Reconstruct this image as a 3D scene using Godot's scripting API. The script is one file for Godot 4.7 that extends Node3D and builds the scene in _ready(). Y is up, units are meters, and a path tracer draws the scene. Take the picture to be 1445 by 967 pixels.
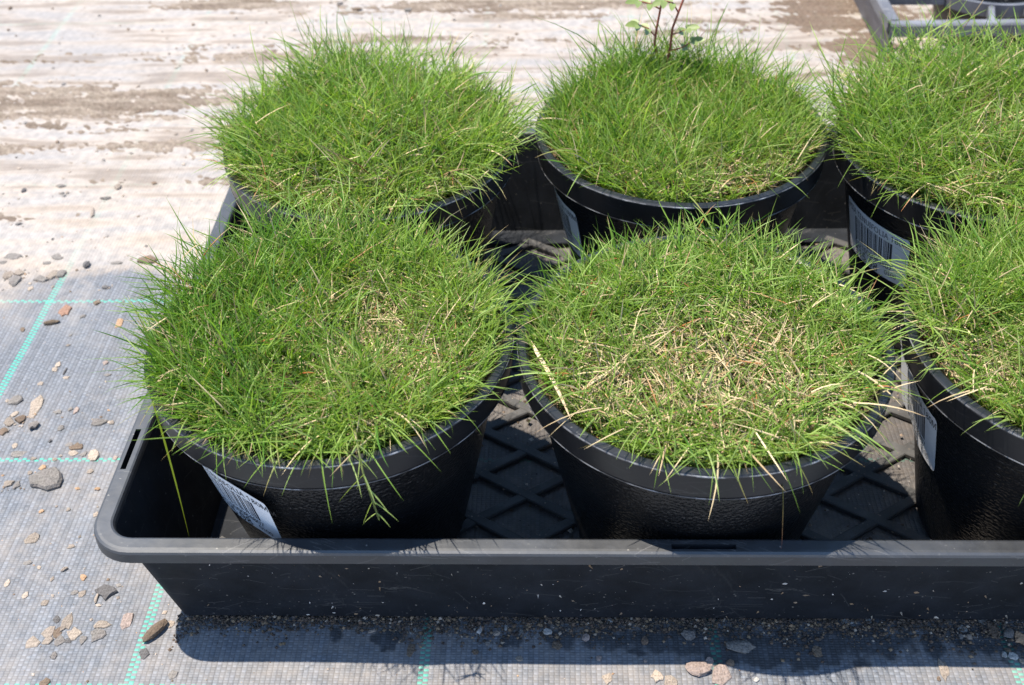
extends Node3D

# ---------------------------------------------------------------- helpers
var used := {}
var mats := {}

func numbered(called: String) -> String:
	if not used.has(called):
		used[called] = 0
		return called
	used[called] += 1
	return "%s_%03d" % [called, used[called]]

func thing(called: String, label: String, category: String, at := Vector3.ZERO, group := "") -> Node3D:
	var o := Node3D.new()
	o.name = numbered(called)
	add_child(o)
	o.position = at
	tag(o, label, category, group)
	return o

func tag(o: Node, label: String, category: String, group := "", kind := "") -> void:
	if label != "":
		o.set_meta("label", label)
	if category != "":
		o.set_meta("category", category)
	if group != "":
		o.set_meta("group", group)
	if kind != "":
		o.set_meta("kind", kind)

func part(called: String, mesh: Mesh, material: Material, parent: Node) -> MeshInstance3D:
	var o := MeshInstance3D.new()
	o.name = called if parent != self else numbered(called)
	o.mesh = mesh
	o.material_override = material
	parent.add_child(o, true)
	return o

func lin(r: float, g: float, b: float) -> Color:
	return Color(r, g, b).linear_to_srgb()

# A growing mesh: vertices with their own normals, faces turned so that they look the way their normals do.
class Build:
	var v := PackedVector3Array()
	var n := PackedVector3Array()
	var c := PackedColorArray()
	var uv := PackedVector2Array()
	var uv2 := PackedVector2Array()
	var ix := PackedInt32Array()

	func tri(a: Vector3, b: Vector3, d: Vector3, na: Vector3, nb: Vector3, nd: Vector3) -> void:
		var at := v.size()
		if (b - a).cross(d - a).dot(na + nb + nd) > 0.0:
			v.append(a); v.append(d); v.append(b)
			n.append(na); n.append(nd); n.append(nb)
		else:
			v.append(a); v.append(b); v.append(d)
			n.append(na); n.append(nb); n.append(nd)
		ix.append(at); ix.append(at + 1); ix.append(at + 2)

	func quad(a: Vector3, b: Vector3, d: Vector3, e: Vector3, na: Vector3, nb: Vector3, nd: Vector3, ne: Vector3) -> void:
		tri(a, b, d, na, nb, nd)
		tri(a, d, e, na, nd, ne)

	func flat_quad(a: Vector3, b: Vector3, d: Vector3, e: Vector3, nn: Vector3) -> void:
		quad(a, b, d, e, nn, nn, nn, nn)

	# a box given by its centre and three half axes
	func box(o: Vector3, x: Vector3, y: Vector3, z: Vector3) -> void:
		for s in [-1.0, 1.0]:
			flat_quad(o + s * x - y - z, o + s * x + y - z, o + s * x + y + z, o + s * x - y + z, (s * x).normalized())
			flat_quad(o + s * y - x - z, o + s * y + x - z, o + s * y + x + z, o + s * y - x + z, (s * y).normalized())
			flat_quad(o + s * z - x - y, o + s * z + x - y, o + s * z + x + y, o + s * z - x + y, (s * z).normalized())

	# a bar with chamfered upper edges between two points on a floor
	func bar(p: Vector3, q: Vector3, half: float, height: float, cut: float) -> void:
		var along := (q - p).normalized()
		var side := along.cross(Vector3.UP).normalized()
		var prof := [Vector2(-half, 0), Vector2(-half, height - cut), Vector2(-half + cut, height), Vector2(half - cut, height), Vector2(half, height - cut), Vector2(half, 0)]
		for k in 5:
			var a: Vector2 = prof[k]
			var b: Vector2 = prof[k + 1]
			var m: Vector2 = (b - a).orthogonal()
			var nn := (side * -m.x + Vector3.UP * -m.y).normalized()
			if nn.dot(side * (a.x + b.x) + Vector3.UP * (a.y + b.y - height)) < 0.0:
				nn = -nn
			flat_quad(p + side * a.x + Vector3.UP * a.y, p + side * b.x + Vector3.UP * b.y, q + side * b.x + Vector3.UP * b.y, q + side * a.x + Vector3.UP * a.y, nn)

	func done() -> ArrayMesh:
		var arrays := []
		arrays.resize(Mesh.ARRAY_MAX)
		arrays[Mesh.ARRAY_VERTEX] = v
		arrays[Mesh.ARRAY_NORMAL] = n
		if c.size() == v.size():
			arrays[Mesh.ARRAY_COLOR] = c
		if uv.size() == v.size():
			arrays[Mesh.ARRAY_TEX_UV] = uv
		if uv2.size() == v.size():
			arrays[Mesh.ARRAY_TEX_UV2] = uv2
		arrays[Mesh.ARRAY_INDEX] = ix
		var m := ArrayMesh.new()
		m.add_surface_from_arrays(Mesh.PRIMITIVE_TRIANGLES, arrays)
		return m

# A profile of (radius, height) turned round the y axis; each piece of the profile keeps its own flat edge.
func lathe(profile: Array, segs: int) -> ArrayMesh:
	var b := Build.new()
	for k in profile.size() - 1:
		var p: Vector2 = profile[k]
		var q: Vector2 = profile[k + 1]
		var m := Vector2(q.y - p.y, -(q.x - p.x)).normalized()   # walks up the outside, so the normal is on the right
		for i in segs:
			var a0 := TAU * i / segs
			var a1 := TAU * (i + 1) / segs
			var d0 := Vector3(cos(a0), 0, sin(a0))
			var d1 := Vector3(cos(a1), 0, sin(a1))
			var n0 := d0 * m.x + Vector3.UP * m.y
			var n1 := d1 * m.x + Vector3.UP * m.y
			b.quad(d0 * p.x + Vector3.UP * p.y, d0 * q.x + Vector3.UP * q.y, d1 * q.x + Vector3.UP * q.y, d1 * p.x + Vector3.UP * p.y, n0, n0, n1, n1)
	return b.done()

func noise_tex(freq: float, seed_: int, ramp: Array, size := 512, fractal := 4, as_normal := false, bump := 4.0) -> NoiseTexture2D:
	var n := FastNoiseLite.new()
	n.seed = seed_
	n.frequency = freq
	n.fractal_octaves = fractal
	var t := NoiseTexture2D.new()
	t.width = size
	t.height = size
	t.seamless = true
	t.noise = n
	if as_normal:
		t.as_normal_map = true
		t.bump_strength = bump
	elif ramp.size():
		var g := Gradient.new()
		var offs := PackedFloat32Array()
		var cols := PackedColorArray()
		for r in ramp:
			offs.append(r[0])
			cols.append(r[1])
		g.offsets = offs
		g.colors = cols
		t.color_ramp = g
	return t

func std(rough: float, spec := 0.5) -> StandardMaterial3D:
	var m := StandardMaterial3D.new()
	m.roughness = rough
	m.metallic_specular = spec
	m.cull_mode = BaseMaterial3D.CULL_DISABLED
	return m

# ---------------------------------------------------------------- places (metres; the mat lies at y = 0, its green threads run along x and z)
const MAT_X := -0.22135     # a green thread runs along z here, and every MAT_SX on
const MAT_Z := -0.33392
const MAT_SX := 0.1537
const MAT_SZ := 0.16395
const TRAY := [-0.2303, 0.3750, -0.7680, -0.3525]   # outer edge of the rim: x from, x to, z back, z front
const TRAY_H := 0.083
const POT_H := 0.140

# ---------------------------------------------------------------- materials
func speck_image(size: int, seed_: int, base: Color, specks: int, tone_lo: Color, tone_hi: Color, most := 1.6, streaks := 0, scuffs := 0) -> ImageTexture:
	var rng := RandomNumberGenerator.new()
	rng.seed = seed_
	var n := FastNoiseLite.new()
	n.seed = seed_
	n.frequency = 0.012
	n.fractal_octaves = 5
	var noise: Image = n.get_seamless_image(size, size)
	var im := Image.create(size, size, false, Image.FORMAT_RGB8)
	for y in size:
		for x in size:
			var k := 0.75 + 0.5 * noise.get_pixel(x, y).r + rng.randf_range(-0.06, 0.06)
			im.set_pixel(x, y, Color(base.r * k, base.g * k, base.b * k))
	for i in specks:
		var px := rng.randi_range(2, size - 3)
		var py := rng.randi_range(2, size - 3)
		var c: Color = tone_lo.lerp(tone_hi, pow(rng.randf(), 2.0))
		var w := rng.randf_range(0.5, most)
		for dy in range(-2, 3):
			for dx in range(-2, 3):
				if Vector2(dx, dy * rng.randf_range(0.8, 1.5)).length() <= w:
					im.set_pixel(px + dx, py + dy, c)
	for i in streaks:
		var p := Vector2(rng.randf() * size, rng.randf() * size)
		var a := rng.randfn(0.0, 0.35)
		var c: Color = base.lerp(tone_hi, rng.randf_range(0.12, 0.5))
		for s in rng.randi_range(6, 60):
			p += Vector2(cos(a), sin(a))
			a += rng.randf_range(-0.05, 0.05)
			im.set_pixel(posmod(int(p.x), size), posmod(int(p.y), size), c)
	# scuffed places: many short scratches side by side
	for i in scuffs:
		var mid := Vector2(rng.randf() * size, rng.randf() * size)
		var a := rng.randfn(0.0, 0.25)
		for s in rng.randi_range(6, 16):
			var p := mid + Vector2(rng.randfn() * 14.0, rng.randfn() * 4.0)
			var c: Color = base.lerp(tone_hi, rng.randf_range(0.15, 0.6))
			for k in rng.randi_range(3, 22):
				p += Vector2(cos(a), sin(a))
				im.set_pixel(posmod(int(p.x), size), posmod(int(p.y), size), c)
	return ImageTexture.create_from_image(im)

func make_materials() -> void:
	# tray: dusty black polypropylene
	var m := std(0.56, 0.76)
	m.albedo_texture = speck_image(512, 11, lin(0.0150, 0.0168, 0.0205), 420, lin(0.05, 0.05, 0.05), lin(0.26, 0.235, 0.20), 1.3, 140, 9)
	m.uv1_triplanar = true
	m.uv1_world_triplanar = true
	m.uv1_scale = Vector3.ONE * 5.0
	m.roughness_texture = noise_tex(0.03, 4, [[0.0, Color(0.75, 0.75, 0.75)], [1.0, Color(1, 1, 1)]])
	m.normal_enabled = true
	m.normal_texture = noise_tex(0.02, 5, [], 512, 4, true, 1.2)
	m.normal_scale = 0.25
	mats.tray = m
	# same plastic for the side walls, its gloss cut to darken their shaded faces
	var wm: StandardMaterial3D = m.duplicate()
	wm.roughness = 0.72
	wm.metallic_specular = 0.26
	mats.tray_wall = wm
	# lattice floor: the same plastic under a film of dried potting mix
	m = std(0.62, 0.4)
	m.albedo_texture = speck_image(512, 12, lin(0.060, 0.058, 0.056), 2200, lin(0.05, 0.04, 0.035), lin(0.30, 0.24, 0.18), 1.8, 10)
	m.uv1_triplanar = true
	m.uv1_world_triplanar = true
	m.uv1_scale = Vector3.ONE * 6.0
	mats.lattice = m
	# pot: glossier black with a fine pebbled skin
	m = std(0.34, 0.50)
	m.albedo_texture = speck_image(512, 13, lin(0.0075, 0.0075, 0.008), 1100, lin(0.02, 0.02, 0.02), lin(0.15, 0.14, 0.13), 1.5, 90, 14)
	m.uv1_triplanar = true
	m.uv1_scale = Vector3.ONE * 7.0
	m.normal_enabled = true
	m.normal_texture = noise_tex(0.11, 6, [], 512, 2, true, 6.0)
	m.normal_scale = 0.55
	mats.pot = m
	m = std(0.42, 0.5)
	m.albedo_texture = speck_image(512, 14, lin(0.008, 0.0085, 0.010), 420, lin(0.03, 0.03, 0.03), lin(0.20, 0.19, 0.17), 1.3, 200, 16)
	m.uv1_triplanar = true
	m.uv1_scale = Vector3.ONE * 6.0
	m.roughness_texture = noise_tex(0.02, 8, [[0.0, Color(0.8, 0.8, 0.8)], [1.0, Color(1, 1, 1)]])
	m.normal_enabled = true
	m.normal_texture = noise_tex(0.015, 9, [], 512, 4, true, 1.0)
	m.normal_scale = 0.2
	mats.pot_rim = m
	# whitish wear along moulded edges
	m = std(0.5, 0.5)
	m.albedo_texture = noise_tex(0.03, 61, [[0.0, lin(0.02, 0.02, 0.022)], [0.50, lin(0.03, 0.03, 0.032)], [0.60, lin(0.20, 0.20, 0.21)], [1.0, lin(0.45, 0.45, 0.45)]], 256, 4)
	m.uv1_triplanar = true
	m.uv1_scale = Vector3.ONE * 9.0
	mats.worn = m
	# sun-bleached plastic of the carrying tray behind
	m = std(0.5, 0.5)
	m.albedo_texture = speck_image(256, 15, lin(0.11, 0.11, 0.12), 120, lin(0.1, 0.1, 0.1), lin(0.4, 0.36, 0.3), 1.4, 60)
	m.uv1_triplanar = true
	m.uv1_world_triplanar = true
	m.uv1_scale = Vector3.ONE * 5.0
	mats.old_plastic = m
	# grass: vertex colours
	m = std(0.42, 0.45)
	m.vertex_color_use_as_albedo = true
	m.backlight_enabled = true
	m.backlight = Color(0.97, 1.0, 0.66)
	mats.grass = m
	m = std(0.7, 0.35)
	m.vertex_color_use_as_albedo = true
	m.backlight_enabled = true
	m.backlight = Color(0.4, 0.37, 0.3)
	mats.straw = m
	m = std(0.95, 0.2)
	m.vertex_color_use_as_albedo = true
	mats.soil = m
	# stones, clay flakes and bark: vertex tone times a grainy texture
	m = std(0.9, 0.3)
	m.vertex_color_use_as_albedo = true
	m.albedo_texture = noise_tex(0.05, 21, [[0.0, Color(0.68, 0.67, 0.66)], [0.5, Color(0.9, 0.9, 0.9)], [1.0, Color(1, 1, 1)]], 256, 5)
	m.uv1_triplanar = true
	m.uv1_scale = Vector3.ONE * 40.0
	m.heightmap_enabled = true
	m.heightmap_texture = noise_tex(0.06, 22, [], 256, 5)
	m.heightmap_scale = 0.06
	mats.stone = m
	# label paper, and its print
	m = std(0.5, 0.4)
	mats.paper = m
	m = std(0.6, 0.4)
	m.albedo_color = lin(0.02, 0.02, 0.022)
	mats.ink = m

# ---------------------------------------------------------------- ground
func in_patch(x: float, z: float, p: Array) -> float:
	return 1.0 - Vector2((x - p[0]) / p[2], (z - p[1]) / p[3]).length()

func weave_images() -> Array:
	var cols := 56
	var rows := 106
	var cw := 12
	var rh := 6
	var w := cols * cw
	var hh := rows * rh
	var rng := RandomNumberGenerator.new()
	rng.seed = 77
	var tone := PackedFloat32Array()
	for i in cols * rows:
		tone.append(rng.randf_range(0.84, 1.16))
	var col_tone := PackedFloat32Array()
	for i in cols:
		col_tone.append(rng.randf_range(0.85, 1.15))
	var alb := PackedByteArray()
	alb.resize(w * hh * 3)
	var hgt := PackedByteArray()
	hgt.resize(w * hh)
	var green := lin(0.035, 0.32, 0.24)
	for y in hh:
		var j := y / rh
		var v := (y % rh + 0.5) / rh
		for x in w:
			var i := x / cw
			var u := (x % cw + 0.5) / cw
			var warp_up := (i + j) % 2 == 0
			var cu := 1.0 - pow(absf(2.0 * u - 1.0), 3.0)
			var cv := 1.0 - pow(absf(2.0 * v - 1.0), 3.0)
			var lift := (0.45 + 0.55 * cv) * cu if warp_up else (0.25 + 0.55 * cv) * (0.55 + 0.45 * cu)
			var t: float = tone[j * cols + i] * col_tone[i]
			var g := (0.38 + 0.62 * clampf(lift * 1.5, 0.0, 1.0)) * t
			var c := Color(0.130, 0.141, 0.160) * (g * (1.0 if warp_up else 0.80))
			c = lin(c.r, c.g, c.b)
			var is_green := (warp_up and (i == 27 or i == 28)) or (not warp_up and (j == 53 or j == 54))
			if is_green:
				c = green.lerp(c, 0.05 + 0.35 * (1.0 - clampf(lift * 1.6, 0.0, 1.0)))
			var at := (y * w + x) * 3
			alb[at] = clampi(int(c.r * 255.0), 0, 255)
			alb[at + 1] = clampi(int(c.g * 255.0), 0, 255)
			alb[at + 2] = clampi(int(c.b * 255.0), 0, 255)
			hgt[y * w + x] = clampi(int(lift * 255.0), 0, 255)
	return [ImageTexture.create_from_image(Image.create_from_data(w, hh, false, Image.FORMAT_RGB8, alb)), ImageTexture.create_from_image(Image.create_from_data(w, hh, false, Image.FORMAT_L8, hgt))]

const DUST_BOX := [-0.95, 0.95, -1.55, -0.05]
# damp, soil-stained places on the mat along the front of the tray: x, z, half width, half depth
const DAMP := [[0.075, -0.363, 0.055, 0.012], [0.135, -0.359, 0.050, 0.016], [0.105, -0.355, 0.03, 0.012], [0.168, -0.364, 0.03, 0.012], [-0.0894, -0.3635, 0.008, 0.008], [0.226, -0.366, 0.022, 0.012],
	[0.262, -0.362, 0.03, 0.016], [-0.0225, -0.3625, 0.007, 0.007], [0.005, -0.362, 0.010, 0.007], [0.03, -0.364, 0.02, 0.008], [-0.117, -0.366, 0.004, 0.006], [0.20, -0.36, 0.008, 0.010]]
# bare places where the dust has been brushed or washed off
const CLEAN := [[-0.33, -0.655, 0.07, 0.05], [-0.36, -0.60, 0.10, 0.06], [-0.55, -1.13, 0.16, 0.09], [-0.50, -0.86, 0.12, 0.03], [-0.30, -0.84, 0.10, 0.02], [0.0, -1.04, 0.06, 0.03], [-0.44, -1.05, 0.12, 0.05], [-0.335, -0.688, 0.05, 0.016]]

func dust_image() -> ImageTexture:
	var w := 1200
	var hh := 960
	var big := FastNoiseLite.new()
	big.seed = 31
	big.frequency = 1.0
	big.fractal_octaves = 4
	var fine := FastNoiseLite.new()
	fine.seed = 32
	fine.frequency = 1.0
	fine.fractal_octaves = 4
	var rng := RandomNumberGenerator.new()
	rng.seed = 33
	var data := PackedByteArray()
	data.resize(w * hh * 4)
	for y in hh:
		var z: float = lerpf(DUST_BOX[2], DUST_BOX[3], (y + 0.5) / hh)
		for x in w:
			var px: float = lerpf(DUST_BOX[0], DUST_BOX[1], (x + 0.5) / w)
			var b := big.get_noise_2d(px * 9.0, z * 9.0)
			var f := fine.get_noise_2d(px * 95.0, z * 95.0)
			var streak := big.get_noise_2d(px * 5.0 + 40.0, z * 42.0)
			# how thickly dust lies here: a thin film round the tray, a dried wash of it farther back
			var a := smoothstep(-0.60, -0.76, z + 0.10 * b + 0.05 * px)
			a = 0.15 + 0.74 * a + 0.13 * f + 0.22 * b * (1.0 - a) + 0.22 * streak * a
			for k in CLEAN:
				var s := in_patch(px, z, k) + 0.5 * b + 0.4 * f
				if s > 0.0:
					a -= (0.85 if k[1] > -0.8 else 0.18) * minf(1.0, s * 1.6) * a
			a += rng.randf_range(-0.04, 0.04)
			var warm := clampf(0.5 + 1.1 * streak + 0.5 * b, 0.0, 1.0)
			var c := Color(0.300, 0.270, 0.243).lerp(Color(0.325, 0.266, 0.210), warm).lerp(Color(0.185, 0.147, 0.115), 0.85 * smoothstep(0.10, 0.42, streak + 0.35 * b + 0.15 * f) * smoothstep(-0.70, -0.85, z)) * (1.0 + 0.22 * f + rng.randf_range(-0.08, 0.08))
			# potting mix washed over the mat inside the tray
			var ins := minf(minf(px - TRAY[0], TRAY[1] - px), minf(z - TRAY[2], TRAY[3] - z)) - 0.030
			if ins > -0.004:
				c = Color(0.062, 0.050, 0.041).lerp(Color(0.125, 0.105, 0.088), clampf(0.35 + 1.3 * b + 0.8 * f, 0.0, 1.0))
				a = 0.80 + 0.15 * f
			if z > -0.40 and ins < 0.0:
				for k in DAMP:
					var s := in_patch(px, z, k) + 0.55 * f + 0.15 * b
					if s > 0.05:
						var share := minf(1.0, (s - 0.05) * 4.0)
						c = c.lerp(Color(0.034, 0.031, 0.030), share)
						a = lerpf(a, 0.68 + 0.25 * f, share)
			c = lin(maxf(c.r, 0.0), maxf(c.g, 0.0), maxf(c.b, 0.0))
			var at := (y * w + x) * 4
			data[at] = clampi(int(c.r * 255.0), 0, 255)
			data[at + 1] = clampi(int(c.g * 255.0), 0, 255)
			data[at + 2] = clampi(int(c.b * 255.0), 0, 255)
			data[at + 3] = clampi(int(a * 255.0), 0, 240)
	return ImageTexture.create_from_image(Image.create_from_data(w, hh, false, Image.FORMAT_RGBA8, data))

func ripple(x: float, z: float) -> float:
	return 0.0006 * sin(x * 41.0 + 2.0 * sin(z * 23.0)) * sin(z * 53.0 + 1.7 * sin(x * 17.0)) - 0.0006

# places where soil lies thick on the mat: x, z, half width, half depth, how thick
const SOIL := [[-0.42, -0.965, 0.24, 0.045, 1.0], [-0.55, -0.99, 0.20, 0.030, 0.9], [-0.36, -1.195, 0.10, 0.022, 1.1], [-0.40, -0.885, 0.22, 0.016, 0.7], [-0.21, -0.765, 0.05, 0.018, 0.9], [-0.05, -1.19, 0.25, 0.045, 0.8],
	[-0.30, -1.07, 0.25, 0.018, 0.6], [0.17, -1.13, 0.10, 0.05, 0.3], [0.29, -1.16, 0.065, 0.075, 1.3], [0.31, -1.06, 0.05, 0.07, 1.0], [-0.50, -0.78, 0.07, 0.014, 0.6], [-0.15, -1.10, 0.2, 0.014, 0.6], [0.05, -1.20, 0.2, 0.03, 0.7],
	[-0.30, -0.825, 0.10, 0.010, 0.6], [0.25, -1.01, 0.10, 0.012, 0.6], [-0.1, -1.02, 0.12, 0.012, 0.5], [0.36, -1.20, 0.08, 0.08, 1.0]]

func make_ground() -> void:
	var g := MeshInstance3D.new()
	g.name = "ground"
	var pm := PlaneMesh.new()
	pm.size = Vector2(300, 300)
	g.mesh = pm
	g.position.y = -0.012
	var gm := std(0.95, 0.2)
	gm.albedo_texture = noise_tex(0.02, 41, [[0.0, lin(0.17, 0.14, 0.11)], [0.5, lin(0.26, 0.22, 0.18)], [1.0, lin(0.33, 0.28, 0.23)]], 512, 5)
	gm.uv1_triplanar = true
	gm.uv1_world_triplanar = true
	gm.uv1_scale = Vector3.ONE * 0.7
	g.material_override = gm
	tag(g, "pale dry bare earth around the weed mat", "", "", "structure")
	add_child(g)
	# the woven mat, with shallow ripples
	var b := Build.new()
	var xs := []
	var zs := []
	var x := -2.6
	while x < 2.6001:
		xs.append(x)
		x += 0.02 if x > -0.9 and x < 0.9 else 0.1
	var z := -3.2
	while z < 1.2001:
		zs.append(z)
		z += 0.02 if z > -1.6 and z < 0.0 else 0.1
	for j in zs.size():
		for i in xs.size():
			var px: float = xs[i]
			var pz: float = zs[j]
			b.v.append(Vector3(px, ripple(px, pz), pz))
			var e := 0.004
			b.n.append(Vector3(ripple(px - e, pz) - ripple(px + e, pz), 2.0 * e, ripple(px, pz - e) - ripple(px, pz + e)).normalized())
			b.uv.append(Vector2((px - MAT_X) / MAT_SX + 0.5, (pz - MAT_Z) / MAT_SZ + 0.5))
			b.uv2.append(Vector2((px - DUST_BOX[0]) / (DUST_BOX[1] - DUST_BOX[0]), (pz - DUST_BOX[2]) / (DUST_BOX[3] - DUST_BOX[2])))
	for j in zs.size() - 1:
		for i in xs.size() - 1:
			var a: int = j * xs.size() + i
			var d: int = a + xs.size()
			for k in [a, a + 1, d + 1, a, d + 1, d]:
				b.ix.append(k)
	var m := std(0.62, 0.45)
	var weave := weave_images()
	m.albedo_texture = weave[0]
	m.heightmap_enabled = true
	m.heightmap_texture = weave[1]
	m.heightmap_scale = 0.035
	m.detail_enabled = true
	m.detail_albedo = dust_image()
	m.detail_uv_layer = BaseMaterial3D.DETAIL_UV_2
	m.detail_blend_mode = BaseMaterial3D.BLEND_MODE_MIX
	var mat_ := part("weed_mat", b.done(), m, self)
	tag(mat_, "woven grey weed mat with green marker threads, dusty toward the back", "weed mat", "", "structure")
	# soil dried onto the mat: low ridges and crumbs, sunk below the mat where there is none
	var n1 := FastNoiseLite.new()
	n1.seed = 51
	n1.frequency = 1.0
	n1.fractal_octaves = 4
	var n2 := FastNoiseLite.new()
	n2.seed = 52
	n2.frequency = 1.0
	n2.fractal_octaves = 3
	var s := Build.new()
	var step := 0.004
	var nx := 380
	var nz := 190
	var hs := PackedFloat32Array()
	hs.resize(nx * nz)
	for j in nz:
		var pz := -1.48 + j * step
		for i in nx:
			var px := -0.80 + i * step
			var best := -1.0
			for k in SOIL:
				best = maxf(best, in_patch(px, pz, k) * k[4])
			var r := n1.get_noise_2d(px * 5.0, pz * 55.0)
			var f := n1.get_noise_2d(px * 130.0, pz * 130.0)
			var q := n2.get_noise_2d(px * 26.0, pz * 34.0)
			var t := best * 0.9 + 0.75 * r + 0.45 * q + 0.35 * f + 0.16
			t -= 1.4 * smoothstep(-0.78, -0.70, pz)
			hs[j * nx + i] = -0.0032 + 0.0030 * clampf(t + 0.6, -0.4, 1.6) + 0.0012 * f
	for j in nz:
		var pz := -1.48 + j * step
		for i in nx:
			var px := -0.80 + i * step
			s.v.append(Vector3(px, hs[j * nx + i] + ripple(px, pz), pz))
			var l := hs[j * nx + maxi(i - 1, 0)]
			var rr := hs[j * nx + mini(i + 1, nx - 1)]
			var u := hs[maxi(j - 1, 0) * nx + i]
			var d := hs[mini(j + 1, nz - 1) * nx + i]
			s.n.append(Vector3(l - rr, 2.0 * step, u - d).normalized())
			var wet := clampf(in_patch(px, pz, [0.30, -1.15, 0.13, 0.16]) * 3.0, 0.0, 1.0)
			var q := n2.get_noise_2d(px * 9.0 + 7.0, pz * 70.0)
			var f := n1.get_noise_2d(px * 200.0 + 3.0, pz * 200.0)
			var c := Color(0.185, 0.146, 0.115).lerp(Color(0.30, 0.250, 0.202), clampf(0.5 + 1.6 * q + 0.5 * f, 0.0, 1.0))
			c = c.lerp(Color(0.17, 0.125, 0.095), wet * clampf(0.75 + 0.8 * f, 0.0, 1.0))
			s.c.append(c * (1.0 + 0.25 * f))
	for j in nz - 1:
		for i in nx - 1:
			var a: int = j * nx + i
			var d: int = a + nx
			if maxf(maxf(hs[a], hs[a + 1]), maxf(hs[d], hs[d + 1])) < -0.002:
				continue
			for k in [a, a + 1, d + 1, a, d + 1, d]:
				s.ix.append(k)
	var sm := std(0.95, 0.2)
	sm.vertex_color_use_as_albedo = true
	sm.albedo_texture = noise_tex(0.05, 55, [[0.0, Color(0.75, 0.74, 0.73)], [1.0, Color(1, 1, 1)]], 512, 5)
	sm.uv1_triplanar = true
	sm.uv1_world_triplanar = true
	sm.uv1_scale = Vector3.ONE * 9.0
	sm.heightmap_enabled = true
	sm.heightmap_texture = noise_tex(0.06, 56, [], 512, 5)
	sm.heightmap_scale = 0.12
	var so := part("dried_soil", s.done(), sm, self)
	tag(so, "dried brown and cream soil in ridges on the mat behind the tray", "soil", "", "structure")

# ---------------------------------------------------------------- tray
# The outline of the tray pulled in by o: [x, z, outward x, outward z, name of the stretch]
func tray_outline(o: float, breaks: Dictionary) -> Array:
	var out := []
	var rc := 0.023
	var r := maxf(rc - o, 0.0045)
	var x0: float = TRAY[0] + o + maxf(0.0, o - 0.013) * 0.45
	var x1: float = TRAY[1] - o - maxf(0.0, o - 0.013) * 0.45
	var z0: float = TRAY[2] + o
	var z1: float = TRAY[3] - o
	var corners := [[x1 - r, z1 - r, 0.0], [x0 + r, z1 - r, PI / 2], [x0 + r, z0 + r, PI], [x1 - r, z0 + r, 3 * PI / 2]]
	for k in 4:
		var c: Array = corners[k]
		for i in 9:
			var a: float = c[2] + PI / 2 * i / 8.0
			out.append([c[0] + cos(a) * r, c[1] + sin(a) * r, cos(a), sin(a)])
		if breaks.has(k):
			for s in breaks[k]:
				if k == 0:
					out.append([s, z1, 0.0, 1.0])
				else:
					out.append([x0, s, -1.0, 0.0])
	out.append(out[0])
	return out

func sweep(profile: Array, breaks: Dictionary, holes := {}) -> ArrayMesh:
	var b := Build.new()
	for k in profile.size() - 1:
		var p: Vector2 = profile[k]
		var q: Vector2 = profile[k + 1]
		var op := tray_outline(p.x, breaks)
		var oq := tray_outline(q.x, breaks)
		var m := Vector2(q.y - p.y, -(q.x - p.x)).normalized()   # (inward, up)
		for i in op.size() - 1:
			if holes.has(k) and i in holes[k]:
				continue
			var n0 := Vector3(-op[i][2] * m.x, m.y, -op[i][3] * m.x)
			var n1 := Vector3(-op[i + 1][2] * m.x, m.y, -op[i + 1][3] * m.x)
			b.quad(Vector3(op[i][0], p.y, op[i][1]), Vector3(oq[i][0], q.y, oq[i][1]), Vector3(oq[i + 1][0], q.y, oq[i + 1][1]), Vector3(op[i + 1][0], p.y, op[i + 1][1]), n0, n0, n1, n1)
	return b.done()

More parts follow.
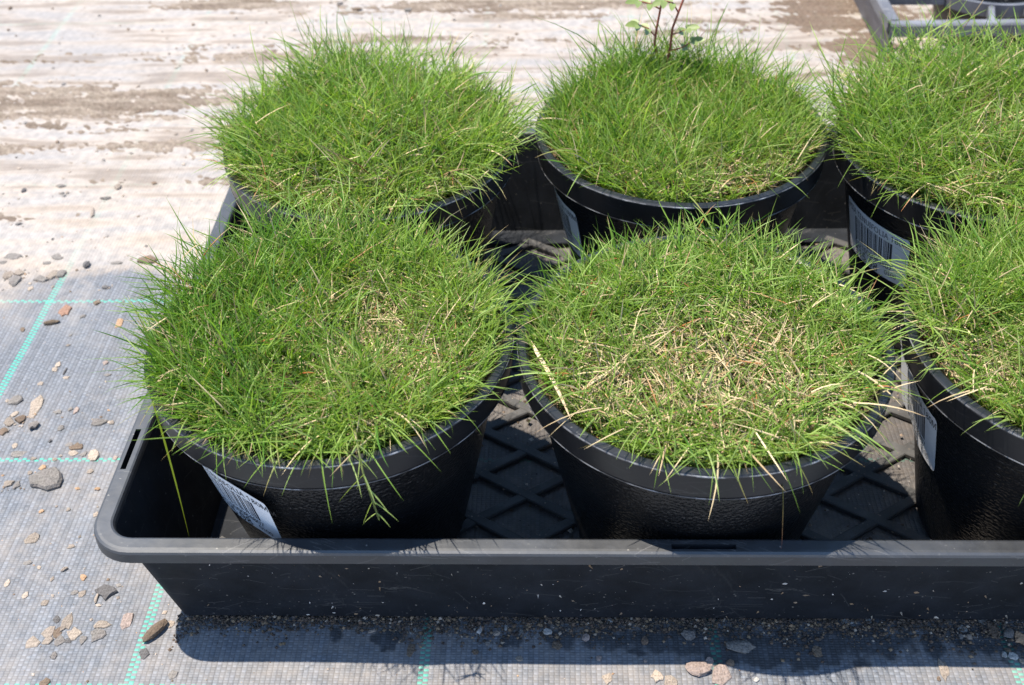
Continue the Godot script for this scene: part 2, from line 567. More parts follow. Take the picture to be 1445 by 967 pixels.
func make_tray() -> void:
	var t := thing("nursery_tray", "shallow black plastic nursery tray holding the six pots of grass", "tray")
	var breaks := {0: [0.0885, 0.0575], 1: [-0.4085, -0.4385]}
	var hgt := TRAY_H
	# rim: inner lip, flat top with two slots, rounded outer edge, drop, underside
	var rim := [Vector2(0.0108, hgt - 0.0040), Vector2(0.0105, hgt - 0.0018), Vector2(0.0098, hgt - 0.0004), Vector2(0.0088, hgt), Vector2(0.0064, hgt), Vector2(0.0034, hgt), Vector2(0.0020, hgt - 0.0001), Vector2(0.0008, hgt - 0.0008), Vector2(0.0002, hgt - 0.0020),
		Vector2(0.0, hgt - 0.0078), Vector2(0.0016, hgt - 0.0079), Vector2(0.0020, hgt - 0.0022), Vector2(0.0034, hgt - 0.0020), Vector2(0.0064, hgt - 0.0020), Vector2(0.0102, hgt - 0.0022)]
	var front_hole := 9      # the stretch after the first slot end of the front side
	var left_hole := 20
	var rim_mesh := sweep(rim, breaks, {4: [front_hole, left_hole], 12: [front_hole, left_hole]})
	var r := part("rim", rim_mesh, mats.tray, t)
	for w in [[0.0575, 0.0885, TRAY[3] - 0.0064, TRAY[3] - 0.0034], [TRAY[0] + 0.0034, TRAY[0] + 0.0064, -0.4385, -0.4085]]:
		var s := Build.new()   # the pocket below a slot
		var deep := 0.0070
		var lo := Vector3(w[0], hgt - deep, w[2])
		var up := Vector3.UP * (deep - 0.0001)
		var ex := Vector3(w[1] - w[0], 0, 0)
		var ez := Vector3(0, 0, w[3] - w[2])
		s.flat_quad(lo, lo + ex, lo + ex + up, lo + up, Vector3(0, 0, 1))
		s.flat_quad(lo + ez, lo + ez + ex, lo + ez + ex + up, lo + ez + up, Vector3(0, 0, -1))
		s.flat_quad(lo, lo + ez, lo + ez + up, lo + up, Vector3(1, 0, 0))
		s.flat_quad(lo + ex, lo + ex + ez, lo + ex + ez + up, lo + ex + up, Vector3(-1, 0, 0))
		s.flat_quad(lo, lo + ex, lo + ex + ez, lo + ez, Vector3.UP)
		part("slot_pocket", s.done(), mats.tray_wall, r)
	var wall := [Vector2(0.0420, 0.0015), Vector2(0.0420, 0.0036), Vector2(0.0275, 0.0036), Vector2(0.0255, 0.0046), Vector2(0.0109, hgt - 0.0040)]
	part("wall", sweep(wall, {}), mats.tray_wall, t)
	var outside := [Vector2(0.0102, hgt - 0.0026), Vector2(0.0226, 0.0030), Vector2(0.0240, 0.0010), Vector2(0.0260, 0.0004), Vector2(0.0420, 0.0012)]
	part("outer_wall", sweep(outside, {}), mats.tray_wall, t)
	# lattice floor
	var hw := 0.0292
	var hz := 0.0189
	var ax := -0.0154
	var az := -0.4639
	var bx0: float = TRAY[0] + 0.036
	var bx1: float = TRAY[1] - 0.036
	var bz0: float = TRAY[2] + 0.036
	var bz1: float = TRAY[3] - 0.036
	for fam in 2:
		var sg := 1.0 if fam == 0 else -1.0
		for k in range(-14, 18):
			# x = ax + 2 k hw + sg * hw * t ; z = az + hz * t
			var tlo := (bz0 - az) / hz
			var thi := (bz1 - az) / hz
			var ta := (bx0 - ax - 2.0 * k * hw) / (sg * hw)
			var tb := (bx1 - ax - 2.0 * k * hw) / (sg * hw)
			tlo = maxf(tlo, minf(ta, tb))
			thi = minf(thi, maxf(ta, tb))
			if thi - tlo < 0.8:
				continue
			var b := Build.new()
			b.bar(Vector3(ax + 2.0 * k * hw + sg * hw * tlo, 0.0008, az + hz * tlo), Vector3(ax + 2.0 * k * hw + sg * hw * thi, 0.0008, az + hz * thi), 0.0032, 0.0031 if fam == 0 else 0.0027, 0.0007)
			part("lattice_bar", b.done(), mats.lattice, t)
	# small fins under the rim
	for p in [[-0.011, 0], [0.152, 0], [0.30, 0], [-0.170, 0], [-0.60, 1], [-0.50, 1]]:
		var b := Build.new()
		var a: Vector3
		var side: Vector3
		var outw: Vector3
		if p[1] == 0:
			a = Vector3(p[0], hgt - 0.0024, TRAY[3] - 0.0130)
			side = Vector3(0.0009, 0, 0)
			outw = Vector3(0, 0, 0.0105)
		else:
			a = Vector3(TRAY[0] + 0.0130, hgt - 0.0024, p[0])
			side = Vector3(0, 0, 0.0009)
			outw = Vector3(-0.0105, 0, 0)
		var down := a + Vector3(0, -0.012, 0) - outw * 0.16
		for sgn in [-1.0, 1.0]:
			b.tri(a + side * sgn, a + outw + side * sgn, down + side * sgn, side.normalized() * sgn, side.normalized() * sgn, side.normalized() * sgn)
		var nn := (outw.normalized() + Vector3.DOWN).normalized()
		b.flat_quad(a + outw - side, a + outw + side, down + side, down - side, nn)
		part("fin", b.done(), mats.tray, t)
	# the corner fin that shows below the rim
	var cf := Build.new()
	var ca := Vector3(TRAY[0] + 0.010, hgt - 0.0070, TRAY[3] - 0.012)
	cf.tri(ca, ca + Vector3(0.014, 0, -0.001), ca + Vector3(0.004, -0.008, -0.002), Vector3(0, 0, 1), Vector3(0, 0, 1), Vector3(0, 0, 1))
	cf.tri(ca + Vector3(0, 0, -0.0016), ca + Vector3(0.014, 0, -0.0026), ca + Vector3(0.004, -0.008, -0.0036), Vector3(0, 0, -1), Vector3(0, 0, -1), Vector3(0, 0, -1))
	part("fin", cf.done(), mats.tray, t)
	# potting mix splashed on the front wall
	var rng := RandomNumberGenerator.new()
	rng.seed = 402
	var d := Build.new()
	for i in 330:
		var u := rng.randf()
		var y := 0.004 + 0.068 * pow(rng.randf(), 1.7)
		var off := lerpf(0.0232, 0.0104, y / 0.08)
		var at := Vector3(lerpf(-0.195, 0.34, u), y, TRAY[3] - off)
		var w := 0.00022 + 0.0011 * pow(rng.randf(), 4.0)
		var tone: Color = [Color(0.42, 0.36, 0.29), Color(0.55, 0.5, 0.45), Color(0.22, 0.16, 0.11), Color(0.3, 0.2, 0.12)][rng.randi() % 4]
		crumb(d, at, Vector3(w * rng.randf_range(1.0, 2.4), w, w * 0.5), rng, tone)
	var sp := part("dirt_speck", d.done(), mats.soil, t)
	tag(sp, "", "", "", "stuff")
	# potting mix fallen on the lattice floor
	d = Build.new()
	for i in 2600:
		var at := Vector3(lerpf(bx0, bx1, rng.randf()), 0.0018, lerpf(bz0, bz1, pow(rng.randf(), 0.8)))
		var w := 0.0004 + 0.0016 * pow(rng.randf(), 4.0)
		var tone: Color = [Color(0.06, 0.045, 0.035), Color(0.09, 0.065, 0.045), Color(0.25, 0.19, 0.14), Color(0.34, 0.30, 0.26)][rng.randi() % 4]
		crumb(d, at + Vector3.UP * w * 0.4, Vector3(w, w * 0.7, w), rng, tone)
	sp = part("fallen_mix", d.done(), mats.soil, t)
	tag(sp, "", "", "", "stuff")

# a small uneven octahedron
func crumb(b: Build, at: Vector3, half: Vector3, rng: RandomNumberGenerator, tone: Color) -> void:
	var p := []
	var turn := Basis(Vector3.UP, rng.randf() * TAU)
	for d in [Vector3.RIGHT, Vector3.LEFT, Vector3.UP, Vector3.DOWN, Vector3.BACK, Vector3.FORWARD]:
		p.append(at + turn * (d * half * rng.randf_range(0.7, 1.25)))
	var before := b.v.size()
	for f in [[0, 2, 4], [4, 2, 1], [1, 2, 5], [5, 2, 0], [0, 3, 4], [4, 3, 1], [1, 3, 5], [5, 3, 0]]:
		var nn: Vector3 = (p[f[1]] - p[f[0]]).cross(p[f[2]] - p[f[0]]).normalized()
		if nn.dot((p[f[0]] + p[f[1]] + p[f[2]]) / 3.0 - at) < 0.0:
			nn = -nn
		b.tri(p[f[0]], p[f[1]], p[f[2]], nn, nn, nn)
	var t := tone * rng.randf_range(0.75, 1.25)
	for i in b.v.size() - before:
		b.c.append(t)

# ---------------------------------------------------------------- grass
class Blades:
	var v := PackedVector3Array()
	var n := PackedVector3Array()
	var c := PackedColorArray()
	var ix := PackedInt32Array()

	# a folded leaf from p along dir, bent towards sag at its end
	func blade(p: Vector3, dir: Vector3, len: float, width: float, sag: Vector3, roll: float, col: Color, tip: Color, segs: int) -> void:
		var side := dir.cross(Vector3(cos(roll) * 0.75, 1.0, sin(roll) * 0.75)).normalized()
		var at := v.size()
		for s in segs:
			var t := float(s) / segs
			var q := p + dir * (len * t) + sag * (t * t)
			var along := (dir * len + sag * (2.0 * t)).normalized()
			var nn := side.cross(along).normalized()
			var w := width * 0.5 * (0.75 + 0.9 * t - 1.55 * t * t)
			v.append(q - side * w)
			v.append(q - nn * (w * 0.55))
			v.append(q + side * w)
			n.append((nn - side * 0.75).normalized())
			n.append(nn)
			n.append((nn + side * 0.75).normalized())
			var k := col.lerp(tip, t * t)
			c.append(k); c.append(k); c.append(k)
		v.append(p + dir * len + sag)
		n.append(side.cross((dir * len + sag * 2.0).normalized()).normalized())
		c.append(tip)
		for s in segs - 1:
			var a := at + s * 3
			for k in 2:
				ix.append(a + k); ix.append(a + k + 3); ix.append(a + k + 1)
				ix.append(a + k + 1); ix.append(a + k + 3); ix.append(a + k + 4)
		var e := at + (segs - 1) * 3
		ix.append(e); ix.append(e + 3); ix.append(e + 1)
		ix.append(e + 1); ix.append(e + 3); ix.append(e + 2)

	func done() -> ArrayMesh:
		var arrays := []
		arrays.resize(Mesh.ARRAY_MAX)
		arrays[Mesh.ARRAY_VERTEX] = v
		arrays[Mesh.ARRAY_NORMAL] = n
		arrays[Mesh.ARRAY_COLOR] = c
		arrays[Mesh.ARRAY_INDEX] = ix
		var m := ArrayMesh.new()
		m.add_surface_from_arrays(Mesh.PRIMITIVE_TRIANGLES, arrays)
		return m

const DEEP := Color(0.080, 0.205, 0.026)
const MID := Color(0.212, 0.345, 0.055)
const PALE := Color(0.370, 0.475, 0.150)
const SOIL_Y := 0.127

func green(rng: RandomNumberGenerator, deep: float) -> Color:
	var k := rng.randf()
	var c := MID.lerp(PALE, k * k) if rng.randf() > deep else DEEP.lerp(MID, k)
	return c * rng.randf_range(0.8, 1.2)

func dry(rng: RandomNumberGenerator) -> Color:
	var k := rng.randf()
	if k < 0.72:
		return Color(0.52, 0.415, 0.245) * rng.randf_range(0.65, 1.25)
	if k < 0.93:
		return Color(0.34, 0.235, 0.125) * rng.randf_range(0.6, 1.2)
	return Color(0.33, 0.12, 0.035) * rng.randf_range(0.7, 1.2)

# g: how the tuft grows. Everything is in the pot's own axes, +z towards the front of the tray.
func grow(root: Node3D, g: Dictionary) -> void:
	var rng := RandomNumberGenerator.new()
	rng.seed = g.seed
	var nz := FastNoiseLite.new()
	nz.seed = g.seed
	nz.frequency = 1.0
	nz.fractal_octaves = 3
	var R := 0.0815
	var leaves := Blades.new()
	var straw := Blades.new()
	var long_ones := []
	for i in int(g.shoots):
		var r := R * sqrt(rng.randf())
		var a := rng.randf() * TAU
		var x := cos(a) * r
		var z := sin(a) * r
		var q := r / R
		var clump := nz.get_noise_2d(x * 38.0, z * 38.0)
		var thin := 0.0
		for p in g.thin:
			thin = maxf(thin, p[3] * clampf(1.3 - Vector2((x - p[0]) / p[2], (z - p[1]) / p[2]).length() + clump, 0.0, 1.0))
		if rng.randf() < thin * 0.72 or clump < -0.36:
			continue
		var edge: float = lerpf(g.back, g.front, clampf(z / R * 0.5 + 0.5, 0.0, 1.0)) + g.left * maxf(0.0, -x / R)
		var top: float = lerpf(g.mid, edge, q * q) + 0.016 * clump + 0.018 * nz.get_noise_2d(x * 15.0 + 3.0, z * 15.0) + POT_H - SOIL_Y
		top *= 1.0 - 0.45 * thin
		top = maxf(top, 0.008)
		var outward := Vector3(cos(a), 0, sin(a))
		var lean: float = g.lean * pow(q, 2.5) * rng.randf_range(0.5, 1.25)
		var dir := (Vector3.UP + outward * lean + Vector3(rng.randfn(0, 0.22), 0, rng.randfn(0, 0.22))).normalized()
		var stem := top / maxf(dir.y, 0.5) * rng.randf_range(0.35, 0.80)
		var base := Vector3(x, SOIL_Y, z)
		var dead := rng.randf() < 0.04 + 0.50 * thin
		var deep: float = clampf(g.deep + g.deep_left * (-x / R) - g.deep_front * (z / R) + 0.3 * clump, 0.0, 0.95)
		var sc := dry(rng) if dead or rng.randf() < 0.35 else green(rng, 0.2).lerp(Color(0.4, 0.36, 0.16), 0.45)
		var stem_end := base + dir * stem
		straw.blade(base, dir, stem, 0.0009, Vector3.ZERO, rng.randf() * TAU, sc, sc, 2)
		var n := rng.randi_range(4, 6)
		var plane := rng.randf() * TAU
		for k in n:
			var t := 0.38 + 0.62 * k / (n - 1.0)
			var last := k == n - 1
			var az := plane + (PI if k % 2 else 0.0) + rng.randfn(0, 0.45)
			var flare := rng.randf_range(0.10, 0.95) if last else rng.randf_range(0.55, 1.35)
			flare *= g.flare
			var d := (dir * cos(flare) + Vector3(cos(az), 0.05, sin(az)) * sin(flare)).normalized()
			var ln: float = g.leaf * rng.randf_range(0.55, 1.15) * (1.0 - 0.25 * thin)
			if rng.randf() < g.tall * (1.0 + 1.5 * maxf(0.0, -x / R)):
				ln *= 1.5
				d = (d + Vector3.UP * 0.6).normalized()
			var from := base + dir * (stem * t)
			# leaves that would start against the pot wall stay inside it
			var sag: Vector3 = Vector3(rng.randfn(0, 0.16), -0.08 - 0.38 * rng.randf() * (1.0 - d.y * 0.7), rng.randfn(0, 0.16)) * ln * g.sag + outward * (0.05 * q * ln)
			# a leaf passes over the rim of its pot, never through it
			for again in 7:
				var through := false
				for s in 8:
					var tt := (s + 1) / 8.0
					var at := from + d * (ln * tt) + sag * (tt * tt)
					var rad := Vector2(at.x, at.z).length()
					if rad > 0.0855 and rad < 0.0965 and at.y < POT_H + 0.0008:
						through = true
						break
				if not through:
					break
				if again < 4 and from.y > SOIL_Y + 0.004:
					d = (d + Vector3.UP * 0.28).normalized()
					sag *= 0.8
				else:
					ln *= 0.62
					sag *= 0.62
			var gone := dead or rng.randf() < 0.035 + 0.14 * thin
			if gone:
				straw.blade(from, d, ln * 0.9, 0.0008, sag, rng.randf() * TAU, dry(rng), dry(rng), 3)
				continue
			var col := green(rng, deep)
			var tip := col
			if rng.randf() < 0.10:
				tip = Color(0.42, 0.30, 0.14)
			var w := rng.randf_range(0.00062, 0.00105)
			if q > 0.80 and (d.x * outward.x + d.z * outward.z) > 0.5 and rng.randf() < 0.09 and long_ones.size() < 60:
				long_ones.append([from, d, ln * rng.randf_range(1.0, 1.35), w * 1.1, sag, rng.randf() * TAU, col, tip])
			else:
				leaves.blade(from, d, ln, w, sag, rng.randf() * TAU, col, tip, 4)
	# thatch: dead leaves lying through the tuft
	for i in int(g.thatch):
		var r := R * sqrt(rng.randf())
		var a := rng.randf() * TAU
		var p := Vector3(cos(a) * r, SOIL_Y + 0.001 + rng.randf() * 0.014, sin(a) * r)
		var d := Vector3(rng.randfn(), rng.randf_range(-0.05, 0.5), rng.randfn()).normalized()
		var end := p + d * 0.03
		if Vector2(end.x, end.z).length() > R + 0.004:
			d = Vector3(-d.x, d.y, -d.z)
		straw.blade(p, d, rng.randf_range(0.010, 0.028), rng.randf_range(0.0006, 0.0010), Vector3(rng.randfn(0, 0.004), -0.003, rng.randfn(0, 0.004)), rng.randf() * TAU, dry(rng) * 0.9, dry(rng), 3)
	# dead leaves matted in the thin places
	for p in g.thin:
		for i in int(230 * p[3]):
			var a := rng.randf() * TAU
			var r: float = p[2] * sqrt(rng.randf()) * 1.25
			var at := Vector3(p[0] + cos(a) * r, SOIL_Y + 0.004 + rng.randf() * 0.010, p[1] + sin(a) * r)
			if Vector2(at.x, at.z).length() > R - 0.006:
				continue
			var d := Vector3(rng.randfn(0, 0.9), rng.randf_range(0.05, 0.8), rng.randfn(0, 0.9)).normalized()
			var k := rng.randf()
			straw.blade(at, d, rng.randf_range(0.006, 0.017), rng.randf_range(0.0005, 0.0010), Vector3(rng.randfn(0, 0.006), rng.randf_range(-0.008, 0.001), rng.randfn(0, 0.006)), rng.randf() * TAU, Color(0.36, 0.26, 0.14).lerp(Color(0.56, 0.45, 0.28), k), Color(0.42, 0.31, 0.17).lerp(Color(0.58, 0.47, 0.30), k), 5)
	# leaves that flop over the rim
	for s in g.spill:
		for i in int(s[2]):
			var a: float = deg_to_rad(rng.randfn(s[0], s[1]))
			var outward := Vector3(cos(a), 0, sin(a))
			var at := outward * rng.randf_range(0.072, 0.084) + Vector3.UP * (POT_H + rng.randf_range(0.001, 0.008))
			var side := Vector3(-outward.z, 0, outward.x)
			var d := (outward + side * rng.randfn(0.0, 0.55) + Vector3.UP * rng.randf_range(0.10, 0.55)).normalized()
			var ln := rng.randf_range(0.016, 0.036)
			var sag := Vector3.DOWN * ln * rng.randf_range(0.15, 0.75) + side * rng.randfn(0.0, 0.004)
			var bad := false
			for k in 8:
				var tt := (k + 1) / 8.0
				var q := at + d * (ln * tt) + sag * (tt * tt)
				var rad := Vector2(q.x, q.z).length()
				if rad > 0.0855 and rad < 0.0960 and q.y < POT_H + 0.0006:
					bad = true
			if bad:
				continue
			if rng.randf() < 0.16:
				straw.blade(at, d, ln, 0.0009, sag, rng.randf() * TAU, dry(rng), dry(rng), 5)
			else:
				var col := green(rng, 0.1)
				long_ones.append([at, d, ln, rng.randf_range(0.0007, 0.0011), sag, rng.randf() * TAU, col, col if rng.randf() < 0.8 else Color(0.42, 0.30, 0.14)])
	var o := part("grass", leaves.done(), mats.grass, root)
	tag(o, "fine green needle-like grass leaves", "", "", "stuff")
	o = part("dry_grass", straw.done(), mats.straw, root)
	tag(o, "straw coloured dead leaves and stems among the green", "", "", "stuff")
	for l in long_ones:
		var b := Blades.new()
		b.blade(l[0], l[1], l[2], l[3], l[4], l[5], l[6], l[7], 6)
		part("grass_blade", b.done(), mats.grass, root)

func soil_mesh(seed_: int) -> ArrayMesh:
	var n := FastNoiseLite.new()
	n.seed = seed_
	n.frequency = 1.0
	n.fractal_octaves = 4
	var st := SurfaceTool.new()
	st.begin(Mesh.PRIMITIVE_TRIANGLES)
	var rings := 26
	var segs := 72
	for j in rings + 1:
		for i in segs + 1:
			var r := 0.0868 * j / rings
			var a := TAU * (i % segs) / segs
			var x := cos(a) * r
			var z := sin(a) * r
			var k := n.get_noise_2d(x * 160.0, z * 160.0)
			st.set_color(Color(0.050, 0.036, 0.026).lerp(Color(0.13, 0.085, 0.055), clampf(0.4 + 1.4 * n.get_noise_2d(x * 300.0 + 9.0, z * 300.0), 0.0, 1.0)))
			st.add_vertex(Vector3(x, SOIL_Y + 0.0035 * k, z))
	for j in rings:
		for i in segs:
			var a := j * (segs + 1) + i
			var d := a + segs + 1
			for k in [a, a + 1, d + 1, a, d + 1, d]:
				st.add_index(k)
	st.generate_normals()
	return st.commit()

# ---------------------------------------------------------------- pots
func pot_radius(y: float) -> float:
	return lerpf(0.0630, 0.0870, (y - 0.004) / 0.119)

func label_texture() -> ImageTexture:
	var w := 320
	var h := 200
	var im := Image.create(w, h, false, Image.FORMAT_RGB8)
	im.fill(lin(0.78, 0.78, 0.78))
	var rng := RandomNumberGenerator.new()
	rng.seed = 9321
	var ink := lin(0.03, 0.03, 0.035)
	var x := 60
	while x < 262:
		var bar: int = [3, 3, 3, 6, 6, 9][rng.randi() % 6]
		im.fill_rect(Rect2i(x, 46, bar, 84 if (x > 70 and x < 255) else 92), ink)
		x += bar + [3, 3, 5, 7][rng.randi() % 4]
	return ImageTexture.create_from_image(im)

# u, v in 0..1 across the label -> a point on the pot's side
func on_label(u: float, v: float, mid: float, half: float, top: float, bottom: float, off: float) -> Vector3:
	var a := mid + half * (1.0 - 2.0 * u)
	var y := lerpf(top, bottom, v)
	var r := pot_radius(y) + off
	return Vector3(cos(a) * r, y, sin(a) * r)

func add_label(root: Node3D, degrees: float, peel: float) -> void:
	var mid := deg_to_rad(degrees)
	var half := deg_to_rad(21.5)
	var top := 0.1045
	var bottom := 0.0640
	var b := Build.new()
	var cols := 28
	var rows := 10
	for j in rows + 1:
		for i in cols + 1:
			var u := float(i) / cols
			var v := float(j) / rows
			# rounded corners
			var cu := clampf(u, 0.04, 0.96)
			var cv := clampf(v, 0.06, 0.94)
			var du := (u - cu) / 0.04
			var dv := (v - cv) / 0.06
			if Vector2(du, dv).length() > 1.0:
				var d := Vector2(du, dv).normalized()
				u = cu + d.x * 0.04
				v = cv + d.y * 0.06
			var lift := 0.0005 + absf(peel) * 0.010 * pow(maxf(0.0, (u if peel > 0.0 else 1.0 - u) - 0.55) / 0.45, 2.0)
			b.v.append(on_label(u, v, mid, half, top, bottom, lift))
			var a := mid + half * (1.0 - 2.0 * u)
			b.n.append(Vector3(cos(a), -0.16, sin(a)).normalized())
			b.uv.append(Vector2(u, v))
	for j in rows:
		for i in cols:
			var a := j * (cols + 1) + i
			var d := a + cols + 1
			for k in [a, a + 1, d + 1, a, d + 1, d]:
				b.ix.append(k)
	var l := part("label", b.done(), mats.paper, root)
	tag(l, "curved white paper price label with a barcode", "")
	# lettering, bent round the pot with the paper
	var font := SystemFont.new()
	font.font_names = PackedStringArray(["Droid Sans"])
	for line in [["ZOYSIA TENUIFOLIA 180MM", 0.13, 0.0043, 0.5], ["9321000084807", 0.735, 0.0042, 0.5], ["$15.98", 0.90, 0.0068, 0.40], ["0100", 0.87, 0.0036, 0.80]]:
		var tm := TextMesh.new()
		tm.text = line[0]
		tm.font = font
		tm.font_size = 32
		tm.pixel_size = line[2] / 24.0
		tm.depth = 0.0
		tm.curve_step = 2.0
		var arr := tm.get_mesh_arrays()
		var vs: PackedVector3Array = arr[Mesh.ARRAY_VERTEX]
		var ids: PackedInt32Array = arr[Mesh.ARRAY_INDEX]
		if vs.is_empty():
			continue
		var wide := 2.0 * half * 0.0835
		var tall := top - bottom
		var p := Build.new()
		for k in vs.size():
			var u: float = line[3] + vs[k].x / wide
			var v: float = line[1] - vs[k].y / tall
			var lift := 0.0007 + absf(peel) * 0.010 * pow(maxf(0.0, (u if peel > 0.0 else 1.0 - u) - 0.55) / 0.45, 2.0)
			p.v.append(on_label(u, v, mid, half, top, bottom, lift))
			var a := mid + half * (1.0 - 2.0 * u)
			p.n.append(Vector3(cos(a), -0.16, sin(a)).normalized())
		p.ix = ids
		part("print", p.done(), mats.ink, l)

func make_pots() -> void:
	mats.paper.albedo_texture = label_texture()
	var ytop := POT_H
	var body := lathe([Vector2(0.0, 0.0042), Vector2(0.0600, 0.0042), Vector2(0.0630, 0.0060), Vector2(0.0753, 0.0650), Vector2(0.0870, 0.1238)], 112)
	var rim := lathe([Vector2(0.0878, 0.1232), Vector2(0.0925, 0.1234), Vector2(0.0934, 0.1240), Vector2(0.0948, ytop - 0.0018), Vector2(0.0946, ytop - 0.0008), Vector2(0.0938, ytop), Vector2(0.0905, ytop + 0.0002), Vector2(0.0893, ytop - 0.0006), Vector2(0.0889, ytop - 0.0020), Vector2(0.0874, 0.1300), Vector2(0.0868, 0.1200)], 128)
	var edge_low := lathe([Vector2(0.0926, 0.1233), Vector2(0.0932, 0.1230), Vector2(0.0938, 0.1236), Vector2(0.0937, 0.1242)], 128)
	var edge_top := lathe([Vector2(0.09485, ytop - 0.0012), Vector2(0.0948, ytop - 0.0008), Vector2(0.0945, ytop - 0.0004)], 128)
	var names := "potted_grass"
	for g in POTS:
		var t := thing(names, g.label, "potted plant", Vector3(g.x, g.get("y", 0.0), g.z), "potted grasses in the tray")
		t.rotation = Vector3(g.get("tilt_x", 0.0), 0, g.get("tilt_z", 0.0))
		part("pot_body", body, mats.pot, t)
		part("pot_rim", rim, mats.pot_rim, t)
		part("worn_edge", edge_low, mats.worn, t)
		part("worn_edge", edge_top, mats.worn, t)
		part("soil", soil_mesh(g.seed + 5), mats.soil, t)
		if g.label_at > 0.0:
			add_label(t, g.label_at, g.get("peel", 0.0))
		grow(t, g)
		for e in g.get("extra", []):
			if e[0] == "runner":
				runner(t, e[1])
			else:
				var b := Blades.new()
				var p: Vector3 = e[1]
				var q: Vector3 = e[2]
				b.blade(p, (q - p).normalized(), (q - p).length(), e[3], e[4], e[5], e[6], e[7], 10)
				part(e[0], b.done(), mats.grass if e[0] == "grass_blade" else mats.straw, t)

# a creeping stem with short paired leaves that hangs over the rim
func runner(root: Node3D, path: Array) -> void:
	var rng := RandomNumberGenerator.new()
	rng.seed = 88
	var curve := Curve3D.new()
	for p in path:
		curve.add_point(p)
	var b := Blades.new()
	var n := 26
	var total := curve.get_baked_length()
	for i in n:
		var p := curve.sample_baked(total * i / n)
		var q := curve.sample_baked(total * (i + 1.6) / n)
		b.blade(p, (q - p).normalized(), (q - p).length(), 0.0012, Vector3.ZERO, 1.0, Color(0.24, 0.27, 0.09), Color(0.22, 0.27, 0.08), 2)
		if i > 5 and i % 3 == 0:
			for s in [-1.0, 1.0]:
				if rng.randf() < 0.2:
					continue
				var d: Vector3 = ((q - p).normalized() * rng.randf_range(0.6, 1.6) + Vector3(s * rng.randf_range(0.3, 1.1), rng.randf_range(-0.1, 0.4), rng.randf_range(-0.1, 0.5))).normalized()
				b.blade(p, d, rng.randf_range(0.007, 0.017), 0.0009, Vector3(0, -0.002, 0.001), rng.randf() * TAU, PALE, PALE * 0.9, 4)
	part("runner", b.done(), mats.grass, root)

